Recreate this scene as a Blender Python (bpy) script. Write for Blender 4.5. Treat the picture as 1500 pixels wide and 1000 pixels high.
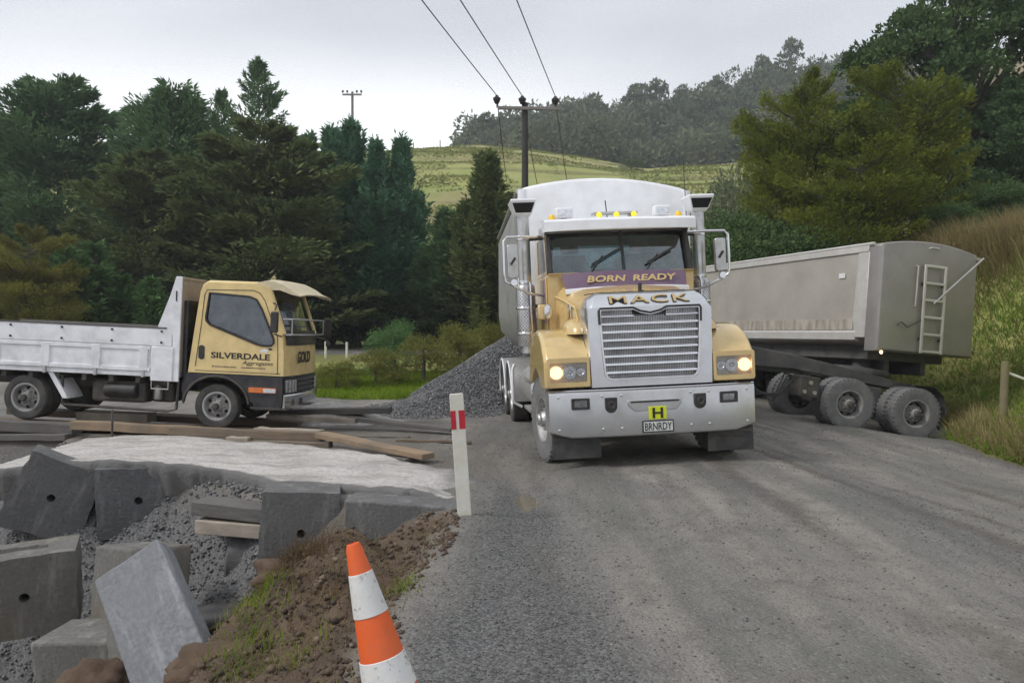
import bpy, bmesh, math, random
import numpy as np
from mathutils import Vector, Matrix, Euler
from mathutils.geometry import tessellate_polygon
for _o in list(bpy.data.objects): bpy.data.objects.remove(_o)
scene = bpy.context.scene
col = scene.collection
R = math.radians
PI = math.pi
random.seed(7)
rng = np.random.default_rng(7)

# ------------------------------------------------------------------ camera, sky, sun, exposure
F, HY, CH = 1167.0, 485.0, 1.6
def at(px, py, D):
    "point of the place seen at a photo position, D metres ahead of the camera"
    return Vector(((px-750)/F*D, D, CH-(py-HY)/F*D))
cam = bpy.data.cameras.new('camera'); cam.lens = 28.0; cam.sensor_width = 36.0
cam.clip_start = 0.05; cam.clip_end = 3000
camo = bpy.data.objects.new('camera', cam); col.objects.link(camo)
camo.location = (0, 0, CH); camo.rotation_euler = (R(90-0.736), 0, 0)
scene.camera = camo

SUN_EL, SUN_AZ = R(46), R(-112)          # azimuth from +Y (ahead), negative to the left
world = bpy.data.worlds.new('World'); scene.world = world; world.use_nodes = True
wn, wl = world.node_tree.nodes, world.node_tree.links
for n in list(wn): wn.remove(n)
wout = wn.new('ShaderNodeOutputWorld')
sky = wn.new('ShaderNodeTexSky'); sky.sky_type = 'NISHITA'; sky.sun_disc = False
sky.sun_elevation = SUN_EL; sky.sun_rotation = SUN_AZ
bg1 = wn.new('ShaderNodeBackground'); bg1.inputs[1].default_value = 0.08
wl.new(sky.outputs[0], bg1.inputs[0])
tc = wn.new('ShaderNodeTexCoord')
mp = wn.new('ShaderNodeMapping'); mp.inputs['Scale'].default_value = (1.0, 1.0, 3.2)
wl.new(tc.outputs['Generated'], mp.inputs[0])
nz = wn.new('ShaderNodeTexNoise'); nz.inputs['Scale'].default_value = 1.7; nz.inputs['Detail'].default_value = 5; nz.inputs['Roughness'].default_value = 0.5
wl.new(mp.outputs[0], nz.inputs[0])
cr = wn.new('ShaderNodeValToRGB')
cr.color_ramp.elements[0].position = 0.36; cr.color_ramp.elements[0].color = (0.485, 0.505, 0.545, 1)
cr.color_ramp.elements[1].position = 0.66; cr.color_ramp.elements[1].color = (0.635, 0.655, 0.69, 1)
wl.new(nz.outputs[0], cr.inputs[0])
# thinner, brighter cloud low down and left of straight ahead
sep = wn.new('ShaderNodeSeparateXYZ'); wl.new(tc.outputs['Generated'], sep.inputs[0])
mr = wn.new('ShaderNodeMapRange'); mr.interpolation_type = 'SMOOTHSTEP'
mr.inputs[1].default_value = 0.36; mr.inputs[2].default_value = 0.23; mr.inputs[3].default_value = 0.0; mr.inputs[4].default_value = 1.0
wl.new(sep.outputs[2], mr.inputs[0])
dt = wn.new('ShaderNodeVectorMath'); dt.operation = 'DOT_PRODUCT'
dt.inputs[1].default_value = (math.sin(R(-14)), math.cos(R(-14)), 0.10)
wl.new(tc.outputs['Generated'], dt.inputs[0])
mr2 = wn.new('ShaderNodeMapRange'); mr2.interpolation_type = 'SMOOTHSTEP'
mr2.inputs[1].default_value = 0.84; mr2.inputs[2].default_value = 0.985
wl.new(dt.outputs['Value'], mr2.inputs[0])
mul = wn.new('ShaderNodeMath'); mul.operation = 'MULTIPLY'
wl.new(mr.outputs[0], mul.inputs[0]); wl.new(mr2.outputs[0], mul.inputs[1])
mixc = wn.new('ShaderNodeMix'); mixc.data_type = 'RGBA'
wl.new(mul.outputs[0], mixc.inputs[0]); wl.new(cr.outputs[0], mixc.inputs[6]); mixc.inputs[7].default_value = (1.0, 1.02, 1.03, 1)
bg2 = wn.new('ShaderNodeBackground'); bg2.inputs[1].default_value = 1.0
wl.new(mixc.outputs[2], bg2.inputs[0])
mxs = wn.new('ShaderNodeMixShader'); mxs.inputs[0].default_value = 0.93
wl.new(bg1.outputs[0], mxs.inputs[1]); wl.new(bg2.outputs[0], mxs.inputs[2]); wl.new(mxs.outputs[0], wout.inputs[0])

sl = bpy.data.lights.new('sun', 'SUN'); sl.energy = 1.5; sl.angle = R(16); sl.color = (1.0, 0.97, 0.93)
so = bpy.data.objects.new('sun', sl); col.objects.link(so)
_d = Vector((math.sin(SUN_AZ)*math.cos(SUN_EL), math.cos(SUN_AZ)*math.cos(SUN_EL), math.sin(SUN_EL)))
so.rotation_euler = _d.to_track_quat('Z', 'Y').to_euler(); so.location = (-20, 30, 60)
vs = scene.view_settings; vs.view_transform = 'Standard'; vs.look = 'None'; vs.gamma = 1; vs.exposure = 0.5; vs.use_curve_mapping = False
scene.cycles.use_denoising = True; scene.cycles.denoising_prefilter = 'FAST'; scene.cycles.volume_bounces = 0
scene.cycles.max_bounces = 6; scene.cycles.diffuse_bounces = 3; scene.cycles.transparent_max_bounces = 10

# ------------------------------------------------------------------ numpy noise
_tab = np.random.default_rng(3).random((256, 256))
def vnoise(x, y, s=0):
    x = np.asarray(x, float)+s*17.3; y = np.asarray(y, float)+s*9.7
    xi = np.floor(x).astype(int); yi = np.floor(y).astype(int)
    fx = x-xi; fy = y-yi; fx = fx*fx*(3-2*fx); fy = fy*fy*(3-2*fy)
    a = _tab[xi & 255, yi & 255]; b = _tab[(xi+1) & 255, yi & 255]; c = _tab[xi & 255, (yi+1) & 255]; d = _tab[(xi+1) & 255, (yi+1) & 255]
    return (a*(1-fx)+b*fx)*(1-fy)+(c*(1-fx)+d*fx)*fy-0.5
def fbm(x, y, f=1.0, o=4, s=0, g=0.5):
    t = 0; a = 1.0
    for k in range(o):
        t = t+a*vnoise(np.asarray(x)*f, np.asarray(y)*f, s+k*3); f *= 2.03; a *= g
    return t
def sst(a, b, x):
    t = np.clip((np.asarray(x, float)-a)/(b-a), 0, 1); return t*t*(3-2*t)

# ------------------------------------------------------------------ materials
def nodes(name):
    m = bpy.data.materials.new(name); m.use_nodes = True
    nt = m.node_tree; b = nt.nodes['Principled BSDF']
    return m, nt, b
def noise_node(nt, scale, detail=4, rough=0.55, coord='Object', stretch=None):
    tcn = nt.nodes.new('ShaderNodeTexCoord'); n = nt.nodes.new('ShaderNodeTexNoise')
    n.inputs['Scale'].default_value = scale; n.inputs['Detail'].default_value = detail; n.inputs['Roughness'].default_value = rough
    if stretch:
        m = nt.nodes.new('ShaderNodeMapping'); m.inputs['Scale'].default_value = stretch
        nt.links.new(tcn.outputs[coord], m.inputs[0]); nt.links.new(m.outputs[0], n.inputs[0])
    else: nt.links.new(tcn.outputs[coord], n.inputs[0])
    return n
def ramp(nt, src, p0, p1, c0=(0, 0, 0), c1=(1, 1, 1)):
    r = nt.nodes.new('ShaderNodeValToRGB'); e = r.color_ramp.elements
    e[0].position = p0; e[1].position = p1; e[0].color = (*c0, 1); e[1].color = (*c1, 1)
    nt.links.new(src, r.inputs[0]); return r
def mixcol(nt, fac, a, b, mode='MIX'):
    m = nt.nodes.new('ShaderNodeMix'); m.data_type = 'RGBA'; m.blend_type = mode
    for i, s in ((0, fac), (6, a), (7, b)):
        if isinstance(s, (int, float)): m.inputs[i].default_value = s
        elif isinstance(s, tuple): m.inputs[i].default_value = (*s, 1)
        else: nt.links.new(s, m.inputs[i])
    return m.outputs[2]
def math_node(nt, op, a, b=None, clamp=False):
    m = nt.nodes.new('ShaderNodeMath'); m.operation = op; m.use_clamp = clamp
    for i, s in ((0, a), (1, b)):
        if s is None: continue
        if isinstance(s, (int, float)): m.inputs[i].default_value = s
        else: nt.links.new(s, m.inputs[i])
    return m.outputs[0]
def bump(nt, b, h, dist=0.02, strength=0.5, prev=None):
    bn = nt.nodes.new('ShaderNodeBump'); bn.inputs['Strength'].default_value = strength; bn.inputs['Distance'].default_value = dist
    nt.links.new(h, bn.inputs['Height'])
    if prev is not None: nt.links.new(prev, bn.inputs['Normal'])
    nt.links.new(bn.outputs[0], b.inputs['Normal']); return bn.outputs[0]
def pmat(name, c1, c2=None, scale=6, rough=0.5, metal=0.0, dirt=None, dirt_amt=0.0, dscale=5, bmp=0.0, bscale=40, coat=0.0, stretch=None, rvar=0.1, lo=0.35, hi=0.7):
    m, nt, b = nodes(name)
    c2 = c2 or tuple(x*0.86 for x in c1)
    n = noise_node(nt, scale, 5, 0.6, stretch=stretch)
    c = mixcol(nt, ramp(nt, n.outputs[0], lo, hi).outputs[0], c1, c2)
    b.inputs['Metallic'].default_value = metal
    rf = math_node(nt, 'ADD', math_node(nt, 'MULTIPLY', n.outputs[0], rvar*2), rough-rvar)
    if dirt:
        dn = noise_node(nt, dscale, 7, 0.65)
        dm = math_node(nt, 'MULTIPLY', ramp(nt, dn.outputs[0], 0.42, 0.68).outputs[0], dirt_amt, True)
        c = mixcol(nt, dm, c, dirt)
        rf = math_node(nt, 'ADD', rf, math_node(nt, 'MULTIPLY', dm, 0.5), True)
        if metal > 0:
            mm = math_node(nt, 'MULTIPLY', math_node(nt, 'SUBTRACT', 1.0, dm), metal)
            nt.links.new(mm, b.inputs['Metallic'])
    nt.links.new(c, b.inputs['Base Color']); nt.links.new(rf, b.inputs['Roughness'])
    if coat: b.inputs['Coat Weight'].default_value = coat; b.inputs['Coat Roughness'].default_value = 0.08
    if bmp:
        bn = noise_node(nt, bscale, 6, 0.65); bump(nt, b, bn.outputs[0], 0.02, bmp)
    return m
MUD = (0.20, 0.17, 0.13)
M = {}
M['gold'] = pmat('gold_paint', (0.70, 0.51, 0.22), (0.63, 0.45, 0.19), 3, 0.30, 0.15, MUD, 0.18, 3, coat=0.9)
M['gold2'] = pmat('pale_gold_paint', (0.78, 0.60, 0.27), (0.72, 0.54, 0.23), 3, 0.4, 0.0, MUD, 0.22, 3, coat=0.3)
M['gold_letter'] = pmat('gold_lettering', (0.58, 0.43, 0.20), None, 8, 0.4, 0.2)
M['white'] = pmat('white_paint', (0.86, 0.87, 0.89), (0.80, 0.81, 0.83), 3, 0.4, 0, MUD, 0.12, 3, coat=0.2)
M['traywhite'] = pmat('worn_white_paint', (0.82, 0.83, 0.86), (0.74, 0.75, 0.78), 4, 0.5, 0, (0.30, 0.28, 0.26), 0.28, 4, bmp=0.08, bscale=12)
M['alu'] = pmat('dull_aluminium', (0.58, 0.58, 0.57), (0.48, 0.47, 0.46), 5, 0.42, 0.75, MUD, 0.3, 2.5)
M['bumper'] = pmat('satin_bumper', (0.60, 0.605, 0.61), (0.53, 0.535, 0.54), 2, 0.30, 0.85, MUD, 0.28, 2.2)
M['chrome'] = pmat('chrome', (0.80, 0.80, 0.82), (0.72, 0.72, 0.74), 6, 0.16, 1.0, MUD, 0.12, 5, rvar=0.05)
M['steel'] = pmat('stainless_steel', (0.60, 0.60, 0.60), (0.5, 0.5, 0.5), 5, 0.3, 0.9, MUD, 0.3, 6)
M['hood_silver'] = pmat('silver_paint', (0.74, 0.75, 0.77), (0.68, 0.69, 0.71), 2, 0.24, 0.85, MUD, 0.12, 3, coat=0.4)
M['black'] = pmat('black_plastic', (0.018, 0.018, 0.02), (0.03, 0.029, 0.028), 6, 0.5, 0, MUD, 0.18, 5)
M['blackpaint'] = pmat('black_paint', (0.015, 0.016, 0.022), (0.022, 0.022, 0.026), 4, 0.3, 0, MUD, 0.2, 4)
M['chassis'] = pmat('chassis_paint', (0.035, 0.035, 0.037), (0.06, 0.055, 0.05), 5, 0.6, 0, MUD, 0.5, 4)
M['dolly'] = pmat('grey_chassis_paint', (0.05, 0.052, 0.055), (0.09, 0.088, 0.085), 5, 0.6, 0, (0.17, 0.155, 0.135), 0.6, 3)
M['tyre'] = pmat('tyre_rubber', (0.035, 0.035, 0.036), (0.055, 0.053, 0.05), 8, 0.8, 0, (0.17, 0.155, 0.135), 0.5, 5, bmp=0.2, bscale=60)
M['tyre_dusty'] = pmat('dusty_tyre_rubber', (0.17, 0.17, 0.175), (0.12, 0.12, 0.122), 7, 0.85, 0, (0.24, 0.23, 0.21), 0.5, 5, bmp=0.2, bscale=60)
M['rim'] = pmat('alloy_rim', (0.62, 0.62, 0.62), (0.45, 0.44, 0.42), 10, 0.35, 0.8, MUD, 0.45, 8)
M['rim_dusty'] = pmat('dusty_rim', (0.36, 0.36, 0.36), (0.27, 0.265, 0.255), 10, 0.55, 0.3, MUD, 0.5, 8)
M['rim_white'] = pmat('painted_rim', (0.42, 0.42, 0.42), (0.30, 0.29, 0.28), 10, 0.5, 0.2, MUD, 0.4, 8)
M['hole'] = pmat('hole_shade_black', (0.01, 0.01, 0.01), None, 5, 0.8)  # near-black pieces put in as the shade inside holes and openings
M['purple'] = pmat('purple_vinyl', (0.13, 0.075, 0.125), (0.16, 0.10, 0.16), 4, 0.4, 0, MUD, 0.15, 4)
M['mural'] = pmat('mural_print', (0.28, 0.10, 0.08), (0.05, 0.04, 0.09), 5, 0.35, 0, (0.5, 0.45, 0.4), 0.5, 9, coat=0.3)
M['yellow'] = pmat('hi_vis_yellow', (0.72, 0.80, 0.02), None, 5, 0.45)
M['plate'] = pmat('number_plate_white', (0.75, 0.75, 0.74), None, 5, 0.4)
M['letter'] = pmat('black_lettering', (0.02, 0.018, 0.016), None, 5, 0.5)
M['orange_lens'] = pmat('orange_lens', (0.75, 0.20, 0.02), (0.6, 0.13, 0.02), 14, 0.2, 0, coat=0.5)
M['amber_lens'] = pmat('amber_lens', (0.95, 0.62, 0.03), (0.9, 0.5, 0.02), 14, 0.2, 0, coat=0.5)
M['reflector'] = pmat('lamp_reflector', (0.85, 0.86, 0.88), (0.55, 0.56, 0.58), 22, 0.14, 0.9, rvar=0.05)
M['seat'] = pmat('seat_cloth', (0.12, 0.13, 0.15), (0.09, 0.10, 0.11), 9, 0.9)
M['interior'] = pmat('grey_trim', (0.34, 0.37, 0.39), (0.28, 0.3, 0.32), 6, 0.7)
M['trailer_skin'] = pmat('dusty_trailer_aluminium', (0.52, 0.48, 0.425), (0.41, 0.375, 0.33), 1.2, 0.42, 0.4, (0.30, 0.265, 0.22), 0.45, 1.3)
M['trailer_end'] = pmat('shaded_trailer_end_sheet', (0.36, 0.345, 0.325), (0.29, 0.275, 0.26), 1.2, 0.42, 0.6, (0.24, 0.215, 0.19), 0.4, 1.4)  # trailer aluminium darkened in colour for the shade on its end face
M['trailer_rail'] = pmat('bright_trailer_rail', (0.66, 0.64, 0.60), (0.55, 0.53, 0.5), 3, 0.45, 0.4, (0.30, 0.265, 0.22), 0.35, 2)
M['trailer_stain'] = pmat('streaked_dirty_sheet', (0.55, 0.50, 0.43), (0.20, 0.175, 0.145), 3.2, 0.6, 0.2, (0.30, 0.265, 0.22), 0.4, 2, stretch=(2.0, 2.0, 0.5), lo=0.36, hi=0.72)
M['rubber'] = pmat('rubber_flap', (0.03, 0.031, 0.033), (0.06, 0.06, 0.06), 9, 0.7, 0, (0.17, 0.155, 0.135), 0.5, 5)
M['tan'] = pmat('tan_panel', (0.36, 0.30, 0.23), (0.28, 0.23, 0.18), 4, 0.7)  # even tan with random browner patches
M['visor'] = pmat('faded_visor', (0.66, 0.57, 0.38), (0.52, 0.45, 0.31), 7, 0.6)
M['insul'] = pmat('brown_porcelain', (0.03, 0.022, 0.02), None, 5, 0.25)
M['pole'] = pmat('weathered_pole', (0.035, 0.032, 0.03), (0.055, 0.05, 0.046), 2, 0.85, 0, bmp=0.3, bscale=12)
M['arm'] = pmat('weathered_crossarm', (0.24, 0.22, 0.20), (0.17, 0.15, 0.14), 3, 0.85)
M['wire'] = pmat('power_wire', (0.12, 0.12, 0.125), None, 3, 0.6, 0.3)
M['soil_lump'] = pmat('clay_soil', (0.115, 0.075, 0.048), (0.07, 0.047, 0.033), 5, 0.95, bmp=0.8, bscale=14)
def lamp_mat(name, colr, strength, base):
    m, nt, b = nodes(name); b.inputs['Base Color'].default_value = (*base, 1); b.inputs['Roughness'].default_value = 0.2
    n = noise_node(nt, 30, 2); c = mixcol(nt, n.outputs[0], colr, tuple(min(1, k*1.15) for k in colr))
    nt.links.new(c, b.inputs['Emission Color']); b.inputs['Emission Strength'].default_value = strength; return m
M['lit'] = lamp_mat('lit_indicator', (1.0, 0.66, 0.30), 2.4, (0.9, 0.55, 0.2))
M['lit_beacon'] = lamp_mat('lit_amber_beacon', (1.0, 0.72, 0.02), 0.35, (0.9, 0.65, 0.05))
def glass_mat(name, tint, refl=0.12):
    m = bpy.data.materials.new(name); m.use_nodes = True; nt = m.node_tree
    for n in list(nt.nodes): nt.nodes.remove(n)
    o = nt.nodes.new('ShaderNodeOutputMaterial'); t = nt.nodes.new('ShaderNodeBsdfTransparent'); t.inputs[0].default_value = (*tint, 1)
    g = nt.nodes.new('ShaderNodeBsdfGlossy'); g.inputs['Roughness'].default_value = 0.04
    fr = nt.nodes.new('ShaderNodeFresnel'); fr.inputs[0].default_value = 1.5
    n = noise_node(nt, 5, 5, 0.6); dust = math_node(nt, 'MULTIPLY', ramp(nt, n.outputs[0], 0.4, 0.75).outputs[0], 0.06)
    f = math_node(nt, 'ADD', math_node(nt, 'ADD', fr.outputs[0], refl), dust, True)
    mx = nt.nodes.new('ShaderNodeMixShader'); nt.links.new(f, mx.inputs[0]); nt.links.new(t.outputs[0], mx.inputs[1]); nt.links.new(g.outputs[0], mx.inputs[2])
    nt.links.new(mx.outputs[0], o.inputs[0]); return m
M['glass'] = glass_mat('tinted_glass', (0.60, 0.74, 0.77), 0.07)
M['glass_side'] = glass_mat('tinted_side_glass', (0.38, 0.50, 0.62), 0.11)
M['glass_front'] = glass_mat('reflective_windscreen_glass', (0.45, 0.55, 0.60), 0.16)
M['lens'] = glass_mat('clear_lens', (0.85, 0.85, 0.85), 0.06)
def wood_mat(name, c1, c2):
    m, nt, b = nodes(name); n = noise_node(nt, 3, 8, 0.7, stretch=(1.0, 12, 12)); n2 = noise_node(nt, 1.4, 5, 0.6)
    c = mixcol(nt, ramp(nt, n.outputs[0], 0.3, 0.72).outputs[0], c1, c2)
    c = mixcol(nt, math_node(nt, 'MULTIPLY', ramp(nt, n2.outputs[0], 0.45, 0.7).outputs[0], 0.6), c, (0.10, 0.09, 0.08))
    nt.links.new(c, b.inputs['Base Color']); b.inputs['Roughness'].default_value = 0.9; bump(nt, b, n.outputs[0], 0.01, 0.5); return m
M['wood_tan'] = wood_mat('sawn_timber', (0.34, 0.25, 0.165), (0.23, 0.16, 0.10))
M['wood_brown'] = wood_mat('dirty_timber', (0.22, 0.165, 0.115), (0.13, 0.095, 0.07))
M['wood_grey'] = wood_mat('grey_weathered_timber', (0.17, 0.16, 0.15), (0.09, 0.085, 0.08))
M['wood_pale'] = wood_mat('pale_dusty_timber', (0.46, 0.40, 0.33), (0.33, 0.28, 0.22))
M['wood_post'] = wood_mat('mossy_fence_timber', (0.25, 0.215, 0.12), (0.16, 0.135, 0.075))
def concrete_mat(name, c1, c2, bm=0.5, bs=30, moss=0.0):
    m, nt, b = nodes(name); n = noise_node(nt, 2.2, 8, 0.65); n2 = noise_node(nt, 26, 6, 0.7); n3 = noise_node(nt, bs, 7, 0.7)
    c = mixcol(nt, ramp(nt, n.outputs[0], 0.32, 0.7).outputs[0], c1, c2)
    c = mixcol(nt, math_node(nt, 'MULTIPLY', ramp(nt, n2.outputs[0], 0.40, 0.68).outputs[0], 0.7), c, tuple(x*0.5 for x in c1))
    ns = noise_node(nt, 4.5, 7, 0.7, stretch=(1.6, 1.6, 0.35)); c = mixcol(nt, math_node(nt, 'MULTIPLY', ramp(nt, ns.outputs[0], 0.52, 0.70).outputs[0], 0.5), c, tuple(min(1, x*1.75) for x in c1))
    if moss: c = mixcol(nt, math_node(nt, 'MULTIPLY', ramp(nt, noise_node(nt, 1.3, 5).outputs[0], 0.5, 0.7).outputs[0], moss), c, (0.19, 0.155, 0.10))
    nt.links.new(c, b.inputs['Base Color']); b.inputs['Roughness'].default_value = 0.92
    bump(nt, b, n3.outputs[0], 0.03, bm); return m
M['conc'] = concrete_mat('block_concrete', (0.175, 0.173, 0.17), (0.115, 0.114, 0.113), 0.6, 30)
M['conc_rough'] = concrete_mat('exposed_aggregate_concrete', (0.16, 0.16, 0.162), (0.10, 0.10, 0.103), 1.0, 26)
M['conc_brown'] = concrete_mat('brown_stained_concrete', (0.19, 0.185, 0.17), (0.13, 0.122, 0.11), 0.45, 30, 0.45)
M['conc_blue'] = concrete_mat('smooth_grey_slab_concrete', (0.26, 0.268, 0.285), (0.20, 0.207, 0.222), 0.55, 14)
M['conc_light'] = concrete_mat('pale_fresh_concrete', (0.50, 0.48, 0.455), (0.36, 0.345, 0.33), 0.5, 18, 0.25)
M['conc_pipe'] = concrete_mat('pipe_concrete', (0.15, 0.148, 0.145), (0.11, 0.11, 0.11), 0.3, 30)
M['plastic_black'] = pmat('black_drain_plastic', (0.012, 0.012, 0.013), None, 6, 0.45, 0, MUD, 0.25, 6)

# ------------------------------------------------------------------ mesh helpers
class MB:
    def __init__(s): s.v = []; s.f = []; s.m = []; s.mi = 0
    def add(s, vs, fs):
        o = len(s.v); s.v += [tuple(v) for v in vs]; s.f += [tuple(i+o for i in f) for f in fs]; s.m += [s.mi]*len(fs); return s
    def box(s, x0, x1, y0, y1, z0, z1, mat=None):
        vs = [Vector((x, y, z)) for x in (x0, x1) for y in (y0, y1) for z in (z0, z1)]
        if mat: vs = [mat @ v for v in vs]
        return s.add(vs, [(0, 1, 3, 2), (4, 6, 7, 5), (0, 4, 5, 1), (2, 3, 7, 6), (0, 2, 6, 4), (1, 5, 7, 3)])
    def bar(s, p0, p1, w, h, up=(0, 0, 1)):
        p0 = Vector(p0); p1 = Vector(p1); d = (p1-p0); L = d.length; d = d/L; u = Vector(up); sd = d.cross(u)
        if sd.length < 1e-4: sd = d.cross(Vector((1, 0, 0)))
        sd.normalize(); u = sd.cross(d)
        m = Matrix((d, sd, u)).transposed().to_4x4(); m.translation = p0
        return s.box(0, L, -w/2, w/2, -h/2, h/2, m)
    def rings(s, rs, closed=True, cap0=True, cap1=True):
        n = len(rs[0]); o = len(s.v); vs = [p for r in rs for p in r]; fs = []
        for i in range(len(rs)-1):
            for k in range(n if closed else n-1):
                k2 = (k+1) % n; fs.append((i*n+k, i*n+k2, (i+1)*n+k2, (i+1)*n+k))
        if cap0: fs.append(tuple(range(n-1, -1, -1)))
        if cap1: fs.append(tuple((len(rs)-1)*n+k for k in range(n)))
        return s.add(vs, fs)
    def cyl(s, p0, p1, r0, r1=None, n=16, caps=True):
        return s.tube([p0, p1], [r0, r0 if r1 is None else r1], n, caps)
    def tube(s, path, r, n=8, caps=True):
        P = [Vector(p) for p in path]; rs = r if isinstance(r, (list, tuple)) else [r]*len(P); out = []
        d0 = (P[1]-P[0]).normalized(); u = d0.orthogonal().normalized()
        for i, p in enumerate(P):
            d = (P[min(i+1, len(P)-1)]-P[max(i-1, 0)]).normalized()
            u = (u-d*u.dot(d)).normalized(); w = d.cross(u)
            out.append([p+(u*math.cos(2*PI*k/n)+w*math.sin(2*PI*k/n))*rs[i] for k in range(n)])
        return s.rings(out, True, caps, caps)
    def lathe(s, prof, n=32, axis='X', c=(0, 0, 0), caps=True):
        out = []
        for r, h in prof:
            ring = []
            for k in range(n):
                a = 2*PI*k/n; p, q = r*math.cos(a), r*math.sin(a)
                ring.append(Vector(c)+Vector({'X': (h, p, q), 'Y': (q, h, p), 'Z': (p, q, h)}[axis]))
            out.append(ring)
        return s.rings(out, True, caps, caps)
    def prism(s, poly, d0, d1, plane='XZ', holes=None):
        "polygon (with holes) extruded from d0 to d1 along the missing axis"
        def P(a, b, d): return {'XZ': (a, d, b), 'YZ': (d, a, b), 'XY': (a, b, d)}[plane]
        loops = [poly]+(holes or []); flat = [p for l in loops for p in l]
        tri = tessellate_polygon([[Vector((a, b, 0)) for a, b in l] for l in loops]); n = len(flat)
        vs = [P(a, b, d0) for a, b in flat]+[P(a, b, d1) for a, b in flat]
        fs = []
        if not holes: fs += [tuple(range(n)), tuple(range(2*n-1, n-1, -1))]
        else: fs += [tuple(t) for t in tri]+[tuple(i+n for i in reversed(t)) for t in tri]
        o = 0
        for l in loops:
            for k in range(len(l)):
                k2 = (k+1) % len(l); fs.append((o+k, o+k2, n+o+k2, n+o+k))
            o += len(l)
        return s.add(vs, fs)
    def build(s, name, mat, parent=None, bev=0.0, seg=2, smooth=35, loc=None, rot=None):
        me = bpy.data.meshes.new(name); me.from_pydata(s.v, [], s.f)
        mats = mat if isinstance(mat, list) else [mat]
        for k in mats: me.materials.append(M[k] if isinstance(k, str) else k)
        if len(mats) > 1: me.polygons.foreach_set('material_index', s.m)
        bm = bmesh.new(); bm.from_mesh(me); bmesh.ops.recalc_face_normals(bm, faces=bm.faces); bm.to_mesh(me); bm.free()
        return finish(me, name, parent, bev, seg, smooth, loc, rot)
def finish(me, name, parent=None, bev=0.0, seg=2, smooth=35, loc=None, rot=None):
    if smooth: me.shade_smooth(); me.set_sharp_from_angle(angle=R(smooth))
    o = bpy.data.objects.new(name, me); col.objects.link(o); o.parent = parent
    if loc is not None: o.location = loc
    if rot is not None: o.rotation_euler = rot
    if bev:
        md = o.modifiers.new('bevel', 'BEVEL'); md.width = bev; md.segments = seg; md.limit_method = 'ANGLE'; md.angle_limit = R(30); md.harden_normals = False
    return o
def mesh_np(name, v, f, mat, parent=None, attrs=None, smooth=0, loc=None):
    v = np.asarray(v, np.float32); f = np.asarray(f, np.int32); k = f.shape[1]
    me = bpy.data.meshes.new(name); me.vertices.add(len(v)); me.vertices.foreach_set('co', v.ravel())
    me.loops.add(f.size); me.loops.foreach_set('vertex_index', f.ravel())
    me.polygons.add(len(f)); me.polygons.foreach_set('loop_start', np.arange(0, f.size, k, dtype=np.int32))
    me.update(calc_edges=True)
    for an, av in (attrs or {}).items():
        a = me.attributes.new(an, 'FLOAT', 'POINT'); a.data.foreach_set('value', np.asarray(av, np.float32))
    me.materials.append(M[mat] if isinstance(mat, str) else mat)
    if smooth: me.shade_smooth()
    o = bpy.data.objects.new(name, me); col.objects.link(o); o.parent = parent
    if loc is not None: o.location = loc
    return o
def tag(o, label=None, cat=None, group=None, kind=None):
    for k, v in (('label', label), ('category', cat), ('group', group), ('kind', kind)):
        if v: o[k] = v
    return o
def thing(name, label, cat, loc=(0, 0, 0), rot=(0, 0, 0), group=None):
    o = bpy.data.objects.new(name, None); col.objects.link(o); o.location = loc; o.rotation_euler = rot
    o.empty_display_size = 0.2
    return tag(o, label, cat, group)
def part_empty(name, parent, loc=(0, 0, 0), rot=(0, 0, 0)):
    o = bpy.data.objects.new(name, None); col.objects.link(o); o.parent = parent; o.location = loc; o.rotation_euler = rot; o.empty_display_size = 0.1; return o
def copy_tree(o, parent=None):
    c = o.copy(); col.objects.link(c); c.parent = parent
    for ch in o.children: copy_tree(ch, c)
    return c
def text_mesh(s, size, extrude=0.004, offset=0.0, shear=0.0, sx=1.0, spacing=1.0):
    "lettering lying in the XZ plane, facing -Y, centred on its origin"
    cu = bpy.data.curves.new('t', 'FONT'); cu.body = s; cu.size = size; cu.extrude = extrude; cu.offset = offset; cu.shear = shear
    cu.align_x = 'CENTER'; cu.align_y = 'CENTER'; cu.resolution_u = 3; cu.space_character = spacing
    o = bpy.data.objects.new('t', cu); col.objects.link(o)
    dg = bpy.context.evaluated_depsgraph_get(); dg.update()
    me = bpy.data.meshes.new_from_object(o.evaluated_get(dg)); bpy.data.objects.remove(o); bpy.data.curves.remove(cu)
    me.transform(Matrix.Rotation(R(90), 4, 'X') @ Matrix.Scale(sx, 4, (1, 0, 0)))
    xs = [v.co.x for v in me.vertices]; zs = [v.co.z for v in me.vertices]
    me.transform(Matrix.Translation((-(min(xs)+max(xs))/2, 0, -(min(zs)+max(zs))/2)))
    return me
TX = {}
TX['MACK'] = text_mesh('MACK', 0.165, 0.006, 0.0, 0, 1.95, 1.14)
TX['MACK_b'] = text_mesh('MACK', 0.165, 0.002, 0.003, 0, 1.95, 1.14)
TX['BORN'] = text_mesh('BORN', 0.135, 0.003, 0.004, 0.2, 1.35)
TX['READY'] = text_mesh('READY', 0.135, 0.003, 0.004, 0.2, 1.35)
TX['PLATE'] = text_mesh('BRNRDY', 0.125, 0.002, 0.001, 0, 0.66)
TX['H'] = text_mesh('H', 0.165, 0.002, 0.004, 0, 1.2)
TX['SILVERDALE'] = text_mesh('SILVERDALE', 0.125, 0.002, 0.003, 0, 1.38)
TX['AGG'] = text_mesh('Aggregates', 0.085, 0.001, 0.0, 0.25, 1.25)
TX['GOLD'] = text_mesh('GOLD', 0.25, 0.002, 0.006, 0, 1.0)
TX['TOW'] = text_mesh('TRUCK & TRAILER', 0.05, 0.001, 0.0, 0, 0.8)
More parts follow.
